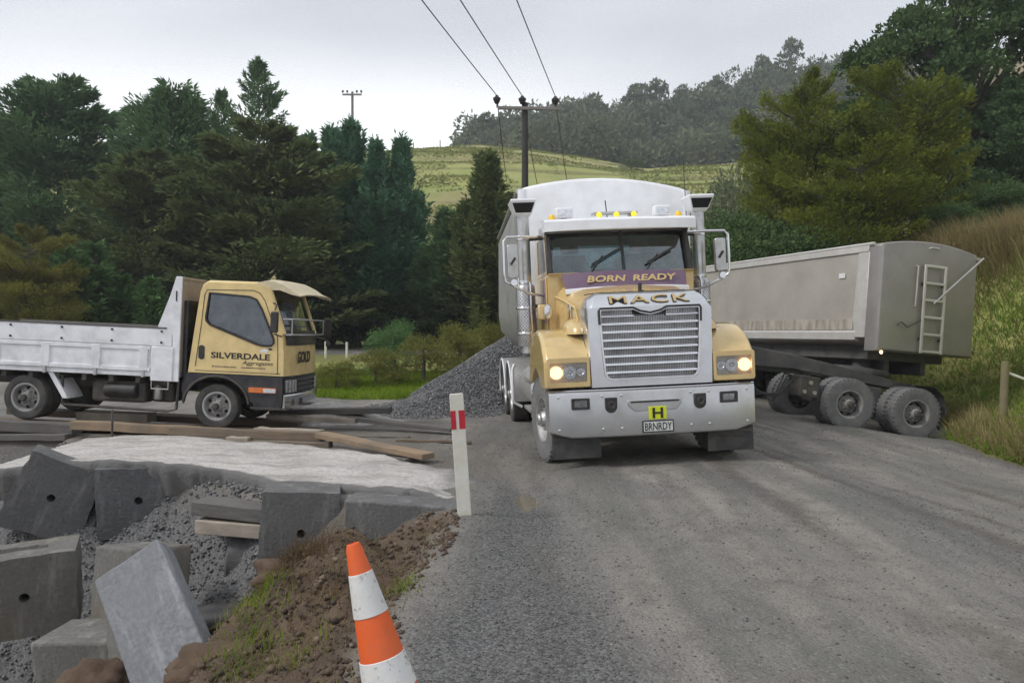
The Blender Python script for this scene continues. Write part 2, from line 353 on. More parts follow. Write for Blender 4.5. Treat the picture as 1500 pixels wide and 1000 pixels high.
def put_text(key, name, mat, parent, loc, rot=(0, 0, 0)):
    me = TX[key].copy(); me.name = name; me.materials.clear(); me.materials.append(M[mat])
    o = bpy.data.objects.new(name, me); col.objects.link(o); o.parent = parent; o.location = loc; o.rotation_euler = rot; return o
def rrect(x0, x1, z0, z1, r, n=4):
    out = []
    for cx, cz, a0 in ((x1-r, z1-r, 0), (x0+r, z1-r, 90), (x0+r, z0+r, 180), (x1-r, z0+r, 270)):
        for k in range(n+1):
            a = R(a0+90*k/n); out.append((cx+r*math.cos(a), cz+r*math.sin(a)))
    return out
def circ(cx, cz, r, n=20, r2=None):
    return [(cx+r*math.cos(2*PI*k/n), cz+(r2 or r)*math.sin(2*PI*k/n)) for k in range(n)]
# ------------------------------------------------------------------ terrain
XE_Y = [-5, 5, 10.5, 13, 14.3, 16, 18, 20, 25, 40, 60]; XE_X = [5.6, 6.2, 6.85, 7.3, 7.75, 8.9, 9.0, 8.7, 7.6, 4.5, 1]
YW_X = [-30, -9, -6.6, -5.7, -5.3, -3.6, -2.9, -2.35, -0.5, 0.5]; YW_Y = [12.0, 11.95, 11.8, 9.6, 8.8, 8.65, 8.2, 7.75, 7.2, 7.2]
def xe(y): return np.interp(y, XE_Y, XE_X)
def yw(x): return np.interp(x, YW_X, YW_Y)
def xl(y): return -0.42+0.10*np.sin(np.asarray(y)*1.1)-0.05*np.asarray(y)*0+np.where(np.asarray(y) < 4, 0.05*(4-np.asarray(y)), 0)
def zones(x, y):
    s = x-xe(y)+0.25*fbm(x, y, 0.9, 3, 5)
    ditch = sst(0, 0.25, xl(y)-x+0.12*fbm(x, y, 2, 3, 8))*sst(0.05, -0.25, y-yw(x))     # 1 inside the cutting
    return s, ditch
def H(x, y):
    x = np.asarray(x, float); y = np.asarray(y, float)
    s, ditch = zones(x, y)
    z = 0.07*np.exp(-((x-2.5)/1.5)**2)-0.045*np.clip(x-3, 0, 8)**1.2
    z = z-0.07*np.exp(-((x-0.25)/0.42)**2)*sst(4, 6.5, y)*sst(13, 11, y)
    z = z-0.17*np.exp(-((x-7.9)**2+(y-15.3)**2)/0.9)
    z = z-0.045*np.exp(-((x-0.10)/0.20)**2-((y-7.85)/0.55)**2)
    # tyre tracks and ruts along the road
    for cx, a in ((0.9, 0.014), (2.2, 0.016), (3.3, 0.018), (4.6, 0.016)):
        z = z-a*np.exp(-((x-cx-0.25*np.sin(y*0.25)-0.06*(y-6))/0.22)**2)
    z = z+0.022*fbm(x, y, 1.1, 4, 1)+0.012*fbm(x, y, 7, 3, 2)*sst(30, 18, y)
    yard = sst(-0.2, -1.5, x)*sst(8, 10, y)
    z = z+yard*0.02-0.10*sst(12, 16, y)*sst(1, -2, x)+np.clip(y-20, 0, 22)*0.042*sst(2, -3, x)
    # cutting on the left: soil shelf then ditch
    dx = xl(y)-x
    prof = np.interp(dx, [0, 0.25, 0.6, 1.2, 1.55, 1.95, 2.6, 4, 7], [0, -0.04, -0.14, -0.26, -0.5, -0.95, -1.45, -1.7, -1.75])
    lump = (0.30*fbm(x, y, 1.6, 4, 11)+0.13*fbm(x, y, 6, 3, 13))*sst(0.05, 0.6, dx)
    lump = lump+0.17*np.exp(-(((x+1.75)/0.33)**2+((y-6.25)/0.4)**2))
    pit = prof+lump
    # rough concrete poured down behind the blocks
    q = yw(x)-y
    spill = 0.02-1.15*np.clip(q+0.15, 0, 5)+0.14*fbm(x, y, 2.4, 4, 21)+0.10*np.abs(fbm(x, y, 7, 3, 22))
    spill = spill-3.0*np.clip(2.0-dx, 0, 2)
    pit2 = np.maximum(pit, spill*1.0)
    z = z*(1-ditch)+pit2*ditch
    # verge and bank on the right
    sp = np.clip(s, 0, None)
    bank = 0.28*sst(0, 0.7, s)+4.1*sst(0.95, 4.9, s)+0.10*np.clip(s-4.9, 0, 40)+0.16*fbm(x, y, 0.8, 4, 31)*sst(0, 1, s)
    z = z+bank*sst(2, 8, y)*sst(62, 45, y)*1.0
    # paddock hill and the wooded hill behind it
    zr = np.interp(x/np.maximum(y, 1)*170, [-120, -31, -7.3, 7.3, 21.9, 29, 36, 51, 90], [43, 40.3, 41.2, 39.9, 37.8, 36.6, 37.0, 37.6, 39])
    zf = np.interp(x/np.maximum(y, 1)*260, [-80, -13, 24, 56, 82, 111, 145, 260], [58, 58, 64.5, 68.5, 77, 81, 92, 96])
    hill = zr*np.interp(y, [58, 72, 140, 172, 200], [0, 0.06, 0.80, 1.0, 0.98])+np.clip(zf-zr, 0, 99)*sst(195, 265, y)
    hill = hill+0.9*fbm(x, y, 0.05, 3, 41)*sst(70, 90, y)+0.35*np.sin((hill+1.5*fbm(x, y, 0.04, 2, 44))*1.6)*sst(75, 95, y)*sst(172, 160, y)
    return np.maximum(z, hill-1.0+z*0.0) if False else z*sst(75, 60, y)+hill
def Hs(x, y): return float(H(np.array([x]), np.array([y]))[0])
def grow(a, b, step, ratio):
    out = [a]
    while out[-1] < b: step *= ratio; out.append(out[-1]+step)
    return out[1:]
gx = np.concatenate([[-t for t in grow(7.0, 300, 0.06, 1.085)][::-1], np.arange(-7.0, 8.6, 0.058), grow(8.6, 300, 0.06, 1.075)])
gy = np.concatenate([[-6, -4, -2, -0.5, 0.6], np.arange(1.4, 14.5, 0.062), grow(14.5, 350, 0.065, 1.033)])
GX, GY = np.meshgrid(gx, gy); GZ = H(GX, GY)
nxg, nyg = len(gx), len(gy)
idx = np.arange(nxg*nyg).reshape(nyg, nxg)
quads = np.stack([idx[:-1, :-1], idx[:-1, 1:], idx[1:, 1:], idx[1:, :-1]], -1).reshape(-1, 4)
S_, D_ = zones(GX, GY)
a_grass = np.clip(sst(-0.05, 0.25, S_)*sst(3, 5, GY), 0, 1)
far_left = sst(0, 0.6, GY-20.5-0.8*fbm(GX, GY, .5, 2, 3)+0.35*(GX+6))*sst(-1.6, -3.4, GX)
far_left = np.maximum(far_left, sst(24, 27, GY)*sst(1.5, -1, GX))
far_road = sst(35.0, 35.5, GY)*sst(39.5, 39, GY)*sst(-2, -4, GX)
a_grass = np.maximum(a_grass, far_left*(1-far_road)); a_grass = np.maximum(a_grass, sst(50, 58, GY))
a_soil = D_*sst(0.1, 0.4, xl(GY)-GX+0.25*fbm(GX, GY, 2.5, 3, 9))
q_ = yw(GX)-GY
spillmask = D_*sst(1.75, 2.0, xl(GY)-GX+0.2*fbm(GX, GY, 3, 2, 6))*sst(1.75, 1.35, q_+0.3*fbm(GX, GY, 2, 2, 7))
a_conc = spillmask; a_soil = a_soil*(1-a_conc)
a_brown = np.clip(sst(-0.9, -1.6, GX)*sst(8.3, 9.5, GY)*sst(14, 12, GY)*0.8+0.9*np.exp(-((GX+0.9)/0.9)**2-((GY-9.4)/0.9)**2), 0, 1)
hillx = GX/np.maximum(GY, 1)*1167+750
a_dry = np.clip(sst(150, 168, GY)*sst(880, 940, hillx)*0.9+sst(3.0, 4.6, S_)*sst(60, 50, GY)*sst(3, 6, GX)*0.8+sst(0.75, 0.2, S_)*sst(-0.1, 0.1, S_)*0.4*sst(60, 50, GY)
    + 0.6*sst(70, 80, GY)*sst(0.05, 0.3, fbm(GX, GY*3, 0.03, 4, 51)), 0, 1)
a_loose = np.clip(np.exp(-((GX+0.05-0.02*(GY-4))/0.42)**2)*sst(9.5, 7, GY)+0.8*np.exp(-((GX-0.3)/0.5)**2)*sst(5.2, 3.5, GY)+0.35*sst(0.1, 0.35, fbm(GX*1.6, GY*0.4, 1, 3, 61))+sst(-0.5, 0.15, S_)*0.5*sst(20, 14, GY), 0, 1)
a_track = np.zeros_like(GX)
for x0, sl_, cv, wd, am in ((0.35, -0.02, 0.0, 0.20, 0.7), (2.35, 0.02, 0.002, 0.22, 0.75), (2.9, 0.22, 0.012, 0.16, 0.8), (3.25, 0.24, 0.013, 0.10, 0.7), (4.6, 0.16, 0.012, 0.18, 0.75), (5.1, 0.17, 0.010, 0.09, 0.6), (1.5, 0.05, 0.004, 0.13, 0.55)):
    dy_ = np.clip(11.5-GY, -6, 12); xc_ = x0+sl_*dy_-cv*dy_**2
    a_track = np.maximum(a_track, am*np.exp(-((GX-xc_+0.10*fbm(GX, GY, 0.8, 3, 65))/wd)**2)*np.clip(0.55+1.5*fbm(GX, GY*0.5, 0.7, 3, 66), 0, 1))
a_track = a_track*sst(22, 15, GY)
# material of the ground
m, nt, b = nodes('ground_surface')
def attr(n):
    a = nt.nodes.new('ShaderNodeAttribute'); a.attribute_name = n; return a.outputs['Fac']
nf = noise_node(nt, 42, 6, 0.75); nm = noise_node(nt, 3.0, 6, 0.65); nl = noise_node(nt, 0.6, 6, 0.62, stretch=(2.2, 0.30, 1)); nb = noise_node(nt, 0.12, 5, 0.6)
vor = nt.nodes.new('ShaderNodeTexVoronoi'); vor.inputs['Scale'].default_value = 62; tcv = nt.nodes.new('ShaderNodeTexCoord'); nt.links.new(tcv.outputs['Object'], vor.inputs[0])
road = mixcol(nt, ramp(nt, nl.outputs[0], 0.40, 0.60).outputs[0], (0.150, 0.147, 0.130), (0.265, 0.242, 0.215))
road = mixcol(nt, math_node(nt, 'MULTIPLY', ramp(nt, nm.outputs[0], 0.50, 0.68).outputs[0], 0.55), road, (0.120, 0.107, 0.095))
vg = nt.nodes.new('ShaderNodeSeparateColor'); nt.links.new(vor.outputs['Color'], vg.inputs[0])
road = mixcol(nt, math_node(nt, 'MULTIPLY', ramp(nt, vg.outputs[0], 0.84, 0.98).outputs[0], 0.35), road, (0.30, 0.285, 0.265))
road = mixcol(nt, math_node(nt, 'MULTIPLY', ramp(nt, vg.outputs[1], 0.80, 0.92).outputs[0], 0.4), road, (0.075, 0.072, 0.07))
gravel = mixcol(nt, ramp(nt, vg.outputs[0], 0.1, 0.95).outputs[0], (0.055, 0.056, 0.058), (0.17, 0.17, 0.168))
trk = attr('track'); nk = noise_node(nt, 7, 6, 0.7)
road = mixcol(nt, math_node(nt, 'MULTIPLY', ramp(nt, math_node(nt, 'ADD', trk, math_node(nt, 'MULTIPLY', math_node(nt, 'SUBTRACT', nk.outputs[0], 0.5), 1.1)), 0.35, 0.75).outputs[0], 0.75), road, (0.105, 0.088, 0.073))
c = mixcol(nt, math_node(nt, 'MULTIPLY', attr('loose'), 0.85), road, gravel)
c = mixcol(nt, math_node(nt, 'MULTIPLY', attr('brown'), 0.7), c, mixcol(nt, nm.outputs[0], (0.10, 0.082, 0.066), (0.17, 0.145, 0.12)))
soil = mixcol(nt, ramp(nt, nm.outputs[0], 0.3, 0.7).outputs[0], (0.060, 0.043, 0.032), (0.145, 0.100, 0.066))
soil = mixcol(nt, math_node(nt, 'MULTIPLY', ramp(nt, nf.outputs[0], 0.5, 0.8).outputs[0], 0.5), soil, (0.20, 0.155, 0.11))
c = mixcol(nt, attr('soil'), c, soil)
cc = mixcol(nt, ramp(nt, vg.outputs[2], 0.1, 0.95).outputs[0], (0.10, 0.10, 0.102), (0.19, 0.19, 0.188))
c = mixcol(nt, attr('conc'), c, cc)
grass = mixcol(nt, ramp(nt, nb.outputs[0], 0.35, 0.68).outputs[0], (0.25, 0.295, 0.07), (0.40, 0.38, 0.14))
nct = noise_node(nt, 1.0, 5, 0.6, stretch=(0.035, 0.035, 0.75)); nct2 = noise_node(nt, 1.0, 3, 0.5, stretch=(0.02, 0.02, 0.16))
grass = mixcol(nt, math_node(nt, 'MULTIPLY', ramp(nt, nct.outputs[0], 0.52, 0.60).outputs[0], 0.75), grass, (0.155, 0.14, 0.05))
grass = mixcol(nt, math_node(nt, 'MULTIPLY', ramp(nt, nct2.outputs[0], 0.50, 0.60).outputs[0], 0.7), grass, (0.36, 0.29, 0.16))
grass = mixcol(nt, math_node(nt, 'MULTIPLY', ramp(nt, nm.outputs[0], 0.4, 0.7).outputs[0], 0.5), grass, (0.18, 0.215, 0.055))
c = mixcol(nt, attr('grass'), c, grass)
c = mixcol(nt, attr('dry'), c, mixcol(nt, nm.outputs[0], (0.20, 0.155, 0.08), (0.30, 0.225, 0.13)))
nt.links.new(c, b.inputs['Base Color'])
rr = math_node(nt, 'ADD', math_node(nt, 'MULTIPLY', ramp(nt, nl.outputs[0], 0.3, 0.6).outputs[0], 0.3), 0.62)
nt.links.new(rr, b.inputs['Roughness']); b.inputs['Specular IOR Level'].default_value = 0.35
hh = math_node(nt, 'ADD', math_node(nt, 'MULTIPLY', nf.outputs[0], 0.7), math_node(nt, 'MULTIPLY', vor.outputs['Distance'], -0.8))
bump(nt, b, hh, 0.022, 0.6)
M['ground'] = m
fc = lambda A: A.ravel()[quads].mean(1)
fs_, fd_, fy_, fx_ = fc(S_), fc(D_), fc(GY), fc(GX)
lab = np.zeros(len(quads), int)                       # 0 road, 1 soil bank, 2 grass bank, 3 paddock, 4 poured concrete slope, 5 meadow
lab[fd_ > 0.5] = 1; lab[(fd_ > 0.5) & (fc(a_conc) > 0.5)] = 4; lab[(fs_ > 0.1) & (fd_ <= 0.5)] = 2
lab[(fc(far_left) > 0.5) & (lab == 0)] = 5; lab[fy_ > 58] = 3
allv = np.stack([GX.ravel(), GY.ravel(), GZ.ravel()], 1)
for k, nm_, lb in ((0, 'road', 'grey brown metalled gravel road with wheel tracks and yard'), (1, 'soil_bank', 'crumbly brown soil bank falling from the road edge into the ditch'), (2, 'grass_bank', 'steep grass bank rising beside the road'), (3, 'paddock_hill', 'green paddock hill climbing to the skyline'), (4, 'concrete_slope', 'rough dark grey poured concrete slope between the blocks'), (5, 'meadow', 'flat grass beyond the yard')):
    fq = quads[lab == k]; u, inv = np.unique(fq, return_inverse=True)
    o = mesh_np(nm_, allv[u], inv.reshape(-1, 4), 'ground', attrs={n: A.ravel()[u] for n, A in (('grass', a_grass), ('soil', a_soil), ('conc', a_conc), ('brown', a_brown), ('dry', a_dry), ('loose', a_loose), ('track', a_track))}, smooth=1)
    tag(o, lb, kind='structure')
# puddle in the rut
m, nt, b = nodes('muddy_water'); n = noise_node(nt, 3, 3); c = mixcol(nt, n.outputs[0], (0.13, 0.11, 0.08), (0.19, 0.16, 0.115))
nt.links.new(c, b.inputs['Base Color']); b.inputs['Roughness'].default_value = 0.06; b.inputs['Specular IOR Level'].default_value = 0.6; M['puddle'] = m
for (px, cx_, cy_, rx, ry) in ((762, 0.10, 7.85, 0.30, 0.85),):
    mb = MB(); ring = []
    for k in range(28):
        a = 2*PI*k/28; w = 1+0.7*float(fbm(math.cos(a)*1.3+px, math.sin(a)*1.3, 1, 3, 4)); ring.append((cx_+rx*w*math.cos(a), cy_+ry*w*math.sin(a)))
    zc = Hs(cx_, cy_)+0.015
    mb.prism(ring, zc-0.03, zc, 'XY'); tag(mb.build('puddle', 'puddle', smooth=0), 'small muddy puddle in the rut before the truck', kind='structure')
# ---- stones
def stones(n, P, size, seed=1):
    r = np.random.default_rng(seed)
    base = np.array([(1, 0, 0), (0, 1, 0), (-1, 0, 0), (0, -1, 0), (0, 0, 1), (0, 0, -1)], float)
    fa = np.array([(0, 1, 4), (1, 2, 4), (2, 3, 4), (3, 0, 4), (1, 0, 5), (2, 1, 5), (3, 2, 5), (0, 3, 5)])
    V = base[None]*(0.65+0.6*r.random((n, 6, 1))); V = V+0.25*(r.random((n, 6, 3))-0.5)
    V = V*np.array([1, 1, 0.75])
    a = r.random(n)*2*PI; t = (r.random(n)-0.5)*1.2; ca, sa, ct, st = np.cos(a), np.sin(a), np.cos(t), np.sin(t)
    x, y, z = V[..., 0], V[..., 1], V[..., 2]
    y, z = y*ct[:, None]-z*st[:, None], y*st[:, None]+z*ct[:, None]
    x, y = x*ca[:, None]-y*sa[:, None], x*sa[:, None]+y*ca[:, None]
    V = np.stack([x, y, z], -1)*size[:, None, None]+P[:, None, :]
    Fc = (fa[None]+6*np.arange(n)[:, None, None]).reshape(-1, 3)
    return V.reshape(-1, 3), Fc, np.repeat(r.random(n), 6)
def stone_mat(name, c0, c1, c2):
    m, nt, b = nodes(name); a = nt.nodes.new('ShaderNodeAttribute'); a.attribute_name = 'tint'
    r = ramp(nt, a.outputs['Fac'], 0.0, 1.0, c0, c1); e = r.color_ramp.elements.new(0.93); e.color = (*c1, 1); r.color_ramp.elements[-1].color = (*c2, 1)
    n = noise_node(nt, 60, 3); c = mixcol(nt, math_node(nt, 'MULTIPLY', n.outputs[0], 0.4), r.outputs[0], tuple(x*0.6 for x in c0))
    nt.links.new(c, b.inputs['Base Color']); b.inputs['Roughness'].default_value = 0.85; return m
M['stone'] = stone_mat('crushed_stone', (0.075, 0.076, 0.08), (0.21, 0.21, 0.212), (0.42, 0.41, 0.40))
M['stone_road'] = stone_mat('road_stone', (0.105, 0.10, 0.094), (0.19, 0.18, 0.165), (0.38, 0.36, 0.33))
M['rubble'] = stone_mat('concrete_rubble', (0.10, 0.10, 0.102), (0.19, 0.19, 0.188), (0.29, 0.29, 0.28))
n = 26000
px_ = rng.random(n*3)*8.6-1.6; py_ = 1.9+(rng.random(n*3)**1.6)*12.5
lo = np.clip(np.exp(-((px_+0.0-0.02*(py_-4))/0.5)**2)*sst(9.5, 7, py_)+0.8*np.exp(-((px_-0.3)/0.5)**2)*sst(5.2, 3.5, py_), 0, 1)
s_, d_ = zones(px_, py_)
keep = (rng.random(n*3) < 0.13+0.87*lo+0.35*(fbm(px_*1.6, py_*0.5, 1, 3, 61) > 0.2)) & (s_ < 0.1) & (d_ < 0.3)
px_, py_ = px_[keep][:n], py_[keep][:n]
sz = 0.003+0.009*rng.random(len(px_))**2.6
V_, F_, T_ = stones(len(px_), np.stack([px_, py_, H(px_, py_)+sz*0.25], 1), sz, 4)
tag(mesh_np('loose_gravel', V_, F_, 'stone_road', attrs={'tint': T_}), 'loose stone chips lying over the gravel road', 'gravel', kind='stuff')
# rubble on the poured slope and soil crumbs
n = 9000; ux = -6.4+rng.random(n)*4.1; uy = yw(ux)-rng.random(n)**1.1*1.7+0.12
sz = 0.008+0.026*rng.random(n)**2.4
V_, F_, T_ = stones(n, np.stack([ux, uy, H(ux, uy)+sz*0.2], 1), sz, 5)
tag(mesh_np('concrete_rubble', V_, F_, 'rubble', attrs={'tint': T_}), 'broken concrete rubble on the slope between the blocks', 'rubble', kind='stuff')
M['crumb'] = stone_mat('soil_crumb', (0.05, 0.035, 0.026), (0.15, 0.10, 0.066), (0.26, 0.20, 0.14))
n = 9000; ux = -2.6+rng.random(n)*2.3; uy = 2.2+rng.random(n)*5.0
s_, d_ = zones(ux, uy); k_ = d_ > 0.35; ux, uy = ux[k_], uy[k_]; sz = 0.006+0.03*rng.random(len(ux))**3
V_, F_, T_ = stones(len(ux), np.stack([ux, uy, H(ux, uy)+sz*0.2], 1), sz, 6)
tag(mesh_np('soil_crumbs', V_, F_, 'crumb', attrs={'tint': T_}), 'loose soil crumbs scattered over the brown bank', 'soil', kind='stuff')
# gravel heap behind the tipper
PCX, PCY, PR, PH = 0.75, 20.0, 3.45, 2.0
def heap(x, y):
    d = np.sqrt((x-PCX)**2+(y-PCY)**2)
    h = PH*(1-d/PR); h = np.where(h > 1.6, 1.6+(h-1.6)*0.5, h)
    d2 = np.sqrt(((x+1.55)/1.35)**2+((y-17.3)/1.9)**2); h2 = 0.42*(1-d2)
    return np.maximum(h, h2)+0.07*fbm(x, y, 1.6, 4, 71)
hp = thing('gravel_heap', 'large heap of grey crushed stone tipped behind the gold truck', 'gravel heap', (0, 0, 0))
hx = np.arange(-3.6, 4.6, 0.07); hy = np.arange(15.0, 23.8, 0.09); HX, HY_ = np.meshgrid(hx, hy); HZ = H(HX, HY_)+np.maximum(heap(HX, HY_), -0.25)-0.02
ix = np.arange(HX.size).reshape(HX.shape); hq = np.stack([ix[:-1, :-1], ix[:-1, 1:], ix[1:, 1:], ix[1:, :-1]], -1).reshape(-1, 4)
m, nt, b = nodes('heap_gravel'); v = nt.nodes.new('ShaderNodeTexVoronoi'); v.inputs['Scale'].default_value = 17; t = nt.nodes.new('ShaderNodeTexCoord'); nt.links.new(t.outputs['Object'], v.inputs[0])
sc = nt.nodes.new('ShaderNodeSeparateColor'); nt.links.new(v.outputs['Color'], sc.inputs[0])
nt.links.new(ramp(nt, sc.outputs[0], 0.05, 0.95, (0.055, 0.056, 0.06), (0.20, 0.20, 0.20)).outputs[0], b.inputs['Base Color']); b.inputs['Roughness'].default_value = 0.9
bump(nt, b, v.outputs['Distance'], 0.05, 1.0); M['heap'] = m
mesh_np('mound', np.stack([HX.ravel(), HY_.ravel(), HZ.ravel()], 1), hq, 'heap', hp, smooth=1)
n = 46000; ux = -3.4+rng.random(n)*5.2; uy = 15.2+rng.random(n)*6.3; hh_ = heap(ux, uy); k_ = (hh_ > -0.12*rng.random(n)) & ((ux < -0.15) | (uy > 18.2)); ux, uy, hh_ = ux[k_], uy[k_], hh_[k_]
sz = 0.014+0.024*rng.random(len(ux))**1.8
V_, F_, T_ = stones(len(ux), np.stack([ux, uy, H(ux, uy)+np.maximum(hh_, 0)+sz*0.1], 1), sz, 9)
tag(mesh_np('stone_chips', V_, F_, 'stone', hp, attrs={'tint': T_}), kind='stuff')
# ------------------------------------------------------------------ wheels
def wheel(parent, c, rad, wid, rimr, tyre='tyre', rim='rim', face=-1, steer=0.0, axis='X', holes=8, dish=0.06, nuts=10, lugs=True, name='wheel'):
    "axle along X (or Y); the outer face looks to face*axis"
    rot = (0, 0, steer if axis == 'X' else steer+PI/2)
    w = part_empty(name, parent, c, rot)
    h = wid/2; t = MB()
    prof = [(rimr, -h*0.82), (rimr+0.02, -h*0.93), (rad*0.78, -h), (rad*0.93, -h*0.97), (rad*0.975, -h*0.86), (rad*0.995, -h*0.70),
            (rad, -h*0.42), (rad*0.975, -h*0.40), (rad*0.975, -h*0.34), (rad, -h*0.32), (rad, h*-0.04), (rad*0.975, -h*0.03), (rad*0.975, h*0.03), (rad, h*0.04), (rad, h*0.32), (rad*0.975, h*0.34), (rad*0.975, h*0.40), (rad, h*0.42),
            (rad*0.995, h*0.70), (rad*0.975, h*0.86), (rad*0.93, h*0.97), (rad*0.78, h), (rimr+0.02, h*0.93), (rimr, h*0.82)]
    t.lathe(prof, 40, 'X', caps=False)
    if lugs:
        n = 36
        for k in range(n):
            a = 2*PI*k/n
            for sx in (-1, 1):
                m_ = Matrix.Rotation(a+(0.05 if sx > 0 else 0), 4, 'X')
                t.box(sx*h*0.72-h*0.24, sx*h*0.72+h*0.24, -rad*0.05, rad*0.05, rad*0.955, rad*1.006, m_)
    t.build('tyre', tyre, w, smooth=30)
    r = MB(); f = face
    prof = [(rimr+0.012, f*h*0.90), (rimr, f*h*0.93), (rimr-0.02, f*h*0.86), (rimr*0.86, f*(h*0.5)), (rimr*0.82, f*(h*0.5-dish)), (rimr*0.55, f*(h*0.5-dish*0.4)), (rimr*0.40, f*(h*0.5+0.0)), (rimr*0.36, f*(h*0.5+0.05)), (rimr*0.30, f*(h*0.5+0.075)), (rimr*0.02, f*(h*0.5+0.08))]
    r.lathe(prof, 36, 'X', caps=False)
    r.mi = 1
    for k in range(holes):
        a = 2*PI*(k+0.5)/holes; rr = rimr*0.68; p = Vector((f*(h*0.5-dish*0.72), rr*math.cos(a), rr*math.sin(a)))
        r.cyl(p+Vector((f*0.014, 0, 0)), p-Vector((f*0.03, 0, 0)), rimr*0.125, None, 10)
    r.mi = 0
    for k in range(nuts):
        a = 2*PI*k/nuts; rr = rimr*0.47; p = Vector((f*(h*0.5-0.01), rr*math.cos(a), rr*math.sin(a)))
        r.cyl(p, p+Vector((f*0.045, 0, 0)), 0.017, 0.013, 6)
    r.build('rim', [rim, 'hole'], w, smooth=35)
    hb = MB(); hb.lathe([(rimr*0.26, f*h*0.5), (rimr*0.26, f*(h*0.5+0.10)), (rimr*0.2, f*(h*0.5+0.12)), (0.005, f*(h*0.5+0.122))], 20, 'X'); hb.build('hub', 'chassis' if rim != 'rim' else 'rim', w)
    b_ = MB(); b_.lathe([(rimr*0.98, -f*h*0.2), (rimr*0.98, -f*h*0.25), (0.02, -f*h*0.25)], 20, 'X'); b_.build('brake_drum', 'chassis', w)
    return w

# ------------------------------------------------------------------ gold tipper truck (x across, y to the rear, z up)
TY, TR = R(5.2), R(-2.4)
mk = thing('tipper_truck', 'large gold bonneted tipper truck with silver bumper and purple windscreen banner, lights on', 'truck', (1.69, 9.2, 0.0), (0, TR, TY))
def pt(mb, name, mat, par=mk, **k): return mb.build(name, mat, par, **k)
# bumper
def bplan(off, ex=0.0):
    pts = []
    for k in range(21):
        t = -1+2*k/20; x = t*1.225
        y = 0.10*abs(t)**3+off
        pts.append((x*(1-ex), y))
    e = 1.235*(1-ex)
    return [(-e+0.02, 0.55+off), (-e, 0.18+off)]+pts+[(e, 0.18+off), (e-0.02, 0.55+off)]
mb = MB(); rs = []
for z, off in ((0.40, 0.03), (0.415, 0.005), (0.44, 0), (0.90, 0), (0.925, 0.008), (0.945, 0.035), (0.95, 0.09)):
    rs.append([Vector((x, y, z+(0.06*max(0, abs(x)-1.0)/0.2 if z < 0.5 else 0))) for x, y in bplan(off)])
mb.rings(rs, False, False, False)
rs2 = [[Vector((p.x*0.985, p.y+0.02, p.z)) for p in r] for r in rs]; mb.rings(rs2, False, False, False)
bumper = pt(mb, 'bumper', 'bumper', smooth=40)
mb = MB(); mb.tube([Vector((x, y+0.005, 0.945)) for x, y in bplan(0.02)[2:-2]], 0.012, 6); mb.build('bumper_lip', 'chrome', bumper)
mb = MB(); mb.prism([(-0.33, 0.82), (0.31, 0.82), (0.31, 0.76), (0.24, 0.685), (-0.25, 0.685), (-0.33, 0.76)], -0.004, 0.03); mb.build('recess', 'steel', bumper, bev=0.01)
mb = MB(); mb.box(-0.29, 0.28, -0.008, 0.02, 0.785, 0.805); mb.build('recess_slot', 'black', bumper)
for x in (-0.52, 0.53):
    mb = MB(); mb.prism([(x-0.07, 0.86), (x+0.07, 0.86), (x+0.07, 0.77)]+[(x+0.07*math.cos(R(a)), 0.76+0.075*math.sin(R(a))) for a in range(0, -181, -20)]+[(x-0.07, 0.77)], -0.02, 0.03)
    e = mb.build('tow_eye', 'black', bumper, bev=0.008)
    mb = MB(); mb.tube([Vector((x+0.035*math.cos(a), -0.024, 0.775+0.035*math.sin(a))) for a in np.linspace(0, 2*PI, 15)], 0.009, 6); mb.build('ring', 'chassis', e)
for x in (-0.87, 0.885):
    yf = 0.10*abs(x/1.225)**3
    mb = MB(); mb.prism(rrect(x-0.105, x+0.105, 0.735, 0.865, 0.012), yf-0.025, yf+0.02, holes=[rrect(x-0.075, x+0.075, 0.762, 0.838, 0.01)]); fg = mb.build('fog_light', 'black', bumper)
    mb = MB(); mb.box(x-0.08, x+0.08, yf-0.006, yf+0.01, 0.757, 0.843); mb.build('reflector', 'reflector', fg)
    mb = MB(); mb.box(x-0.08, x+0.08, yf-0.015, yf-0.011, 0.757, 0.843); mb.build('lens', 'lens', fg)
mb = MB(); mb.box(-0.165, 0.205, -0.014, -0.004, 0.435, 0.575); npl = mb.build('number_plate', 'black', bumper, bev=0.004)
npl['label'] = 'white number plate with black characters'
mb = MB(); mb.box(-0.150, 0.190, -0.017, -0.013, 0.45, 0.56); mb.build('plate_face', 'plate', npl)
put_text('PLATE', 'plate_characters', 'letter', npl, (0.02, -0.018, 0.505))
mb = MB(); mb.box(-0.085, 0.125, -0.014, -0.004, 0.585, 0.735); hs = mb.build('permit_sign', 'yellow', bumper, bev=0.006)
hs['label'] = 'fluorescent yellow sign with a black H'
put_text('H', 'sign_letter', 'letter', hs, (0.02, -0.016, 0.66))
for x0, x1 in ((-1.20, -0.62), (0.66, 1.22)):
    mb = MB(); mb.box(x0, x1, 0.16, 0.18, 0.15, 0.44); fl = pt(mb, 'mud_flap', 'rubber', bev=0.006)
    mb = MB(); mb.box(x0+0.02, x1-0.02, 0.145, 0.162, 0.37, 0.40); mb.build('flap_strip', 'chassis', fl)
    put_text('TOW', 'raised_lettering', 'chassis', fl, ((x0+x1)/2, 0.157, 0.32))
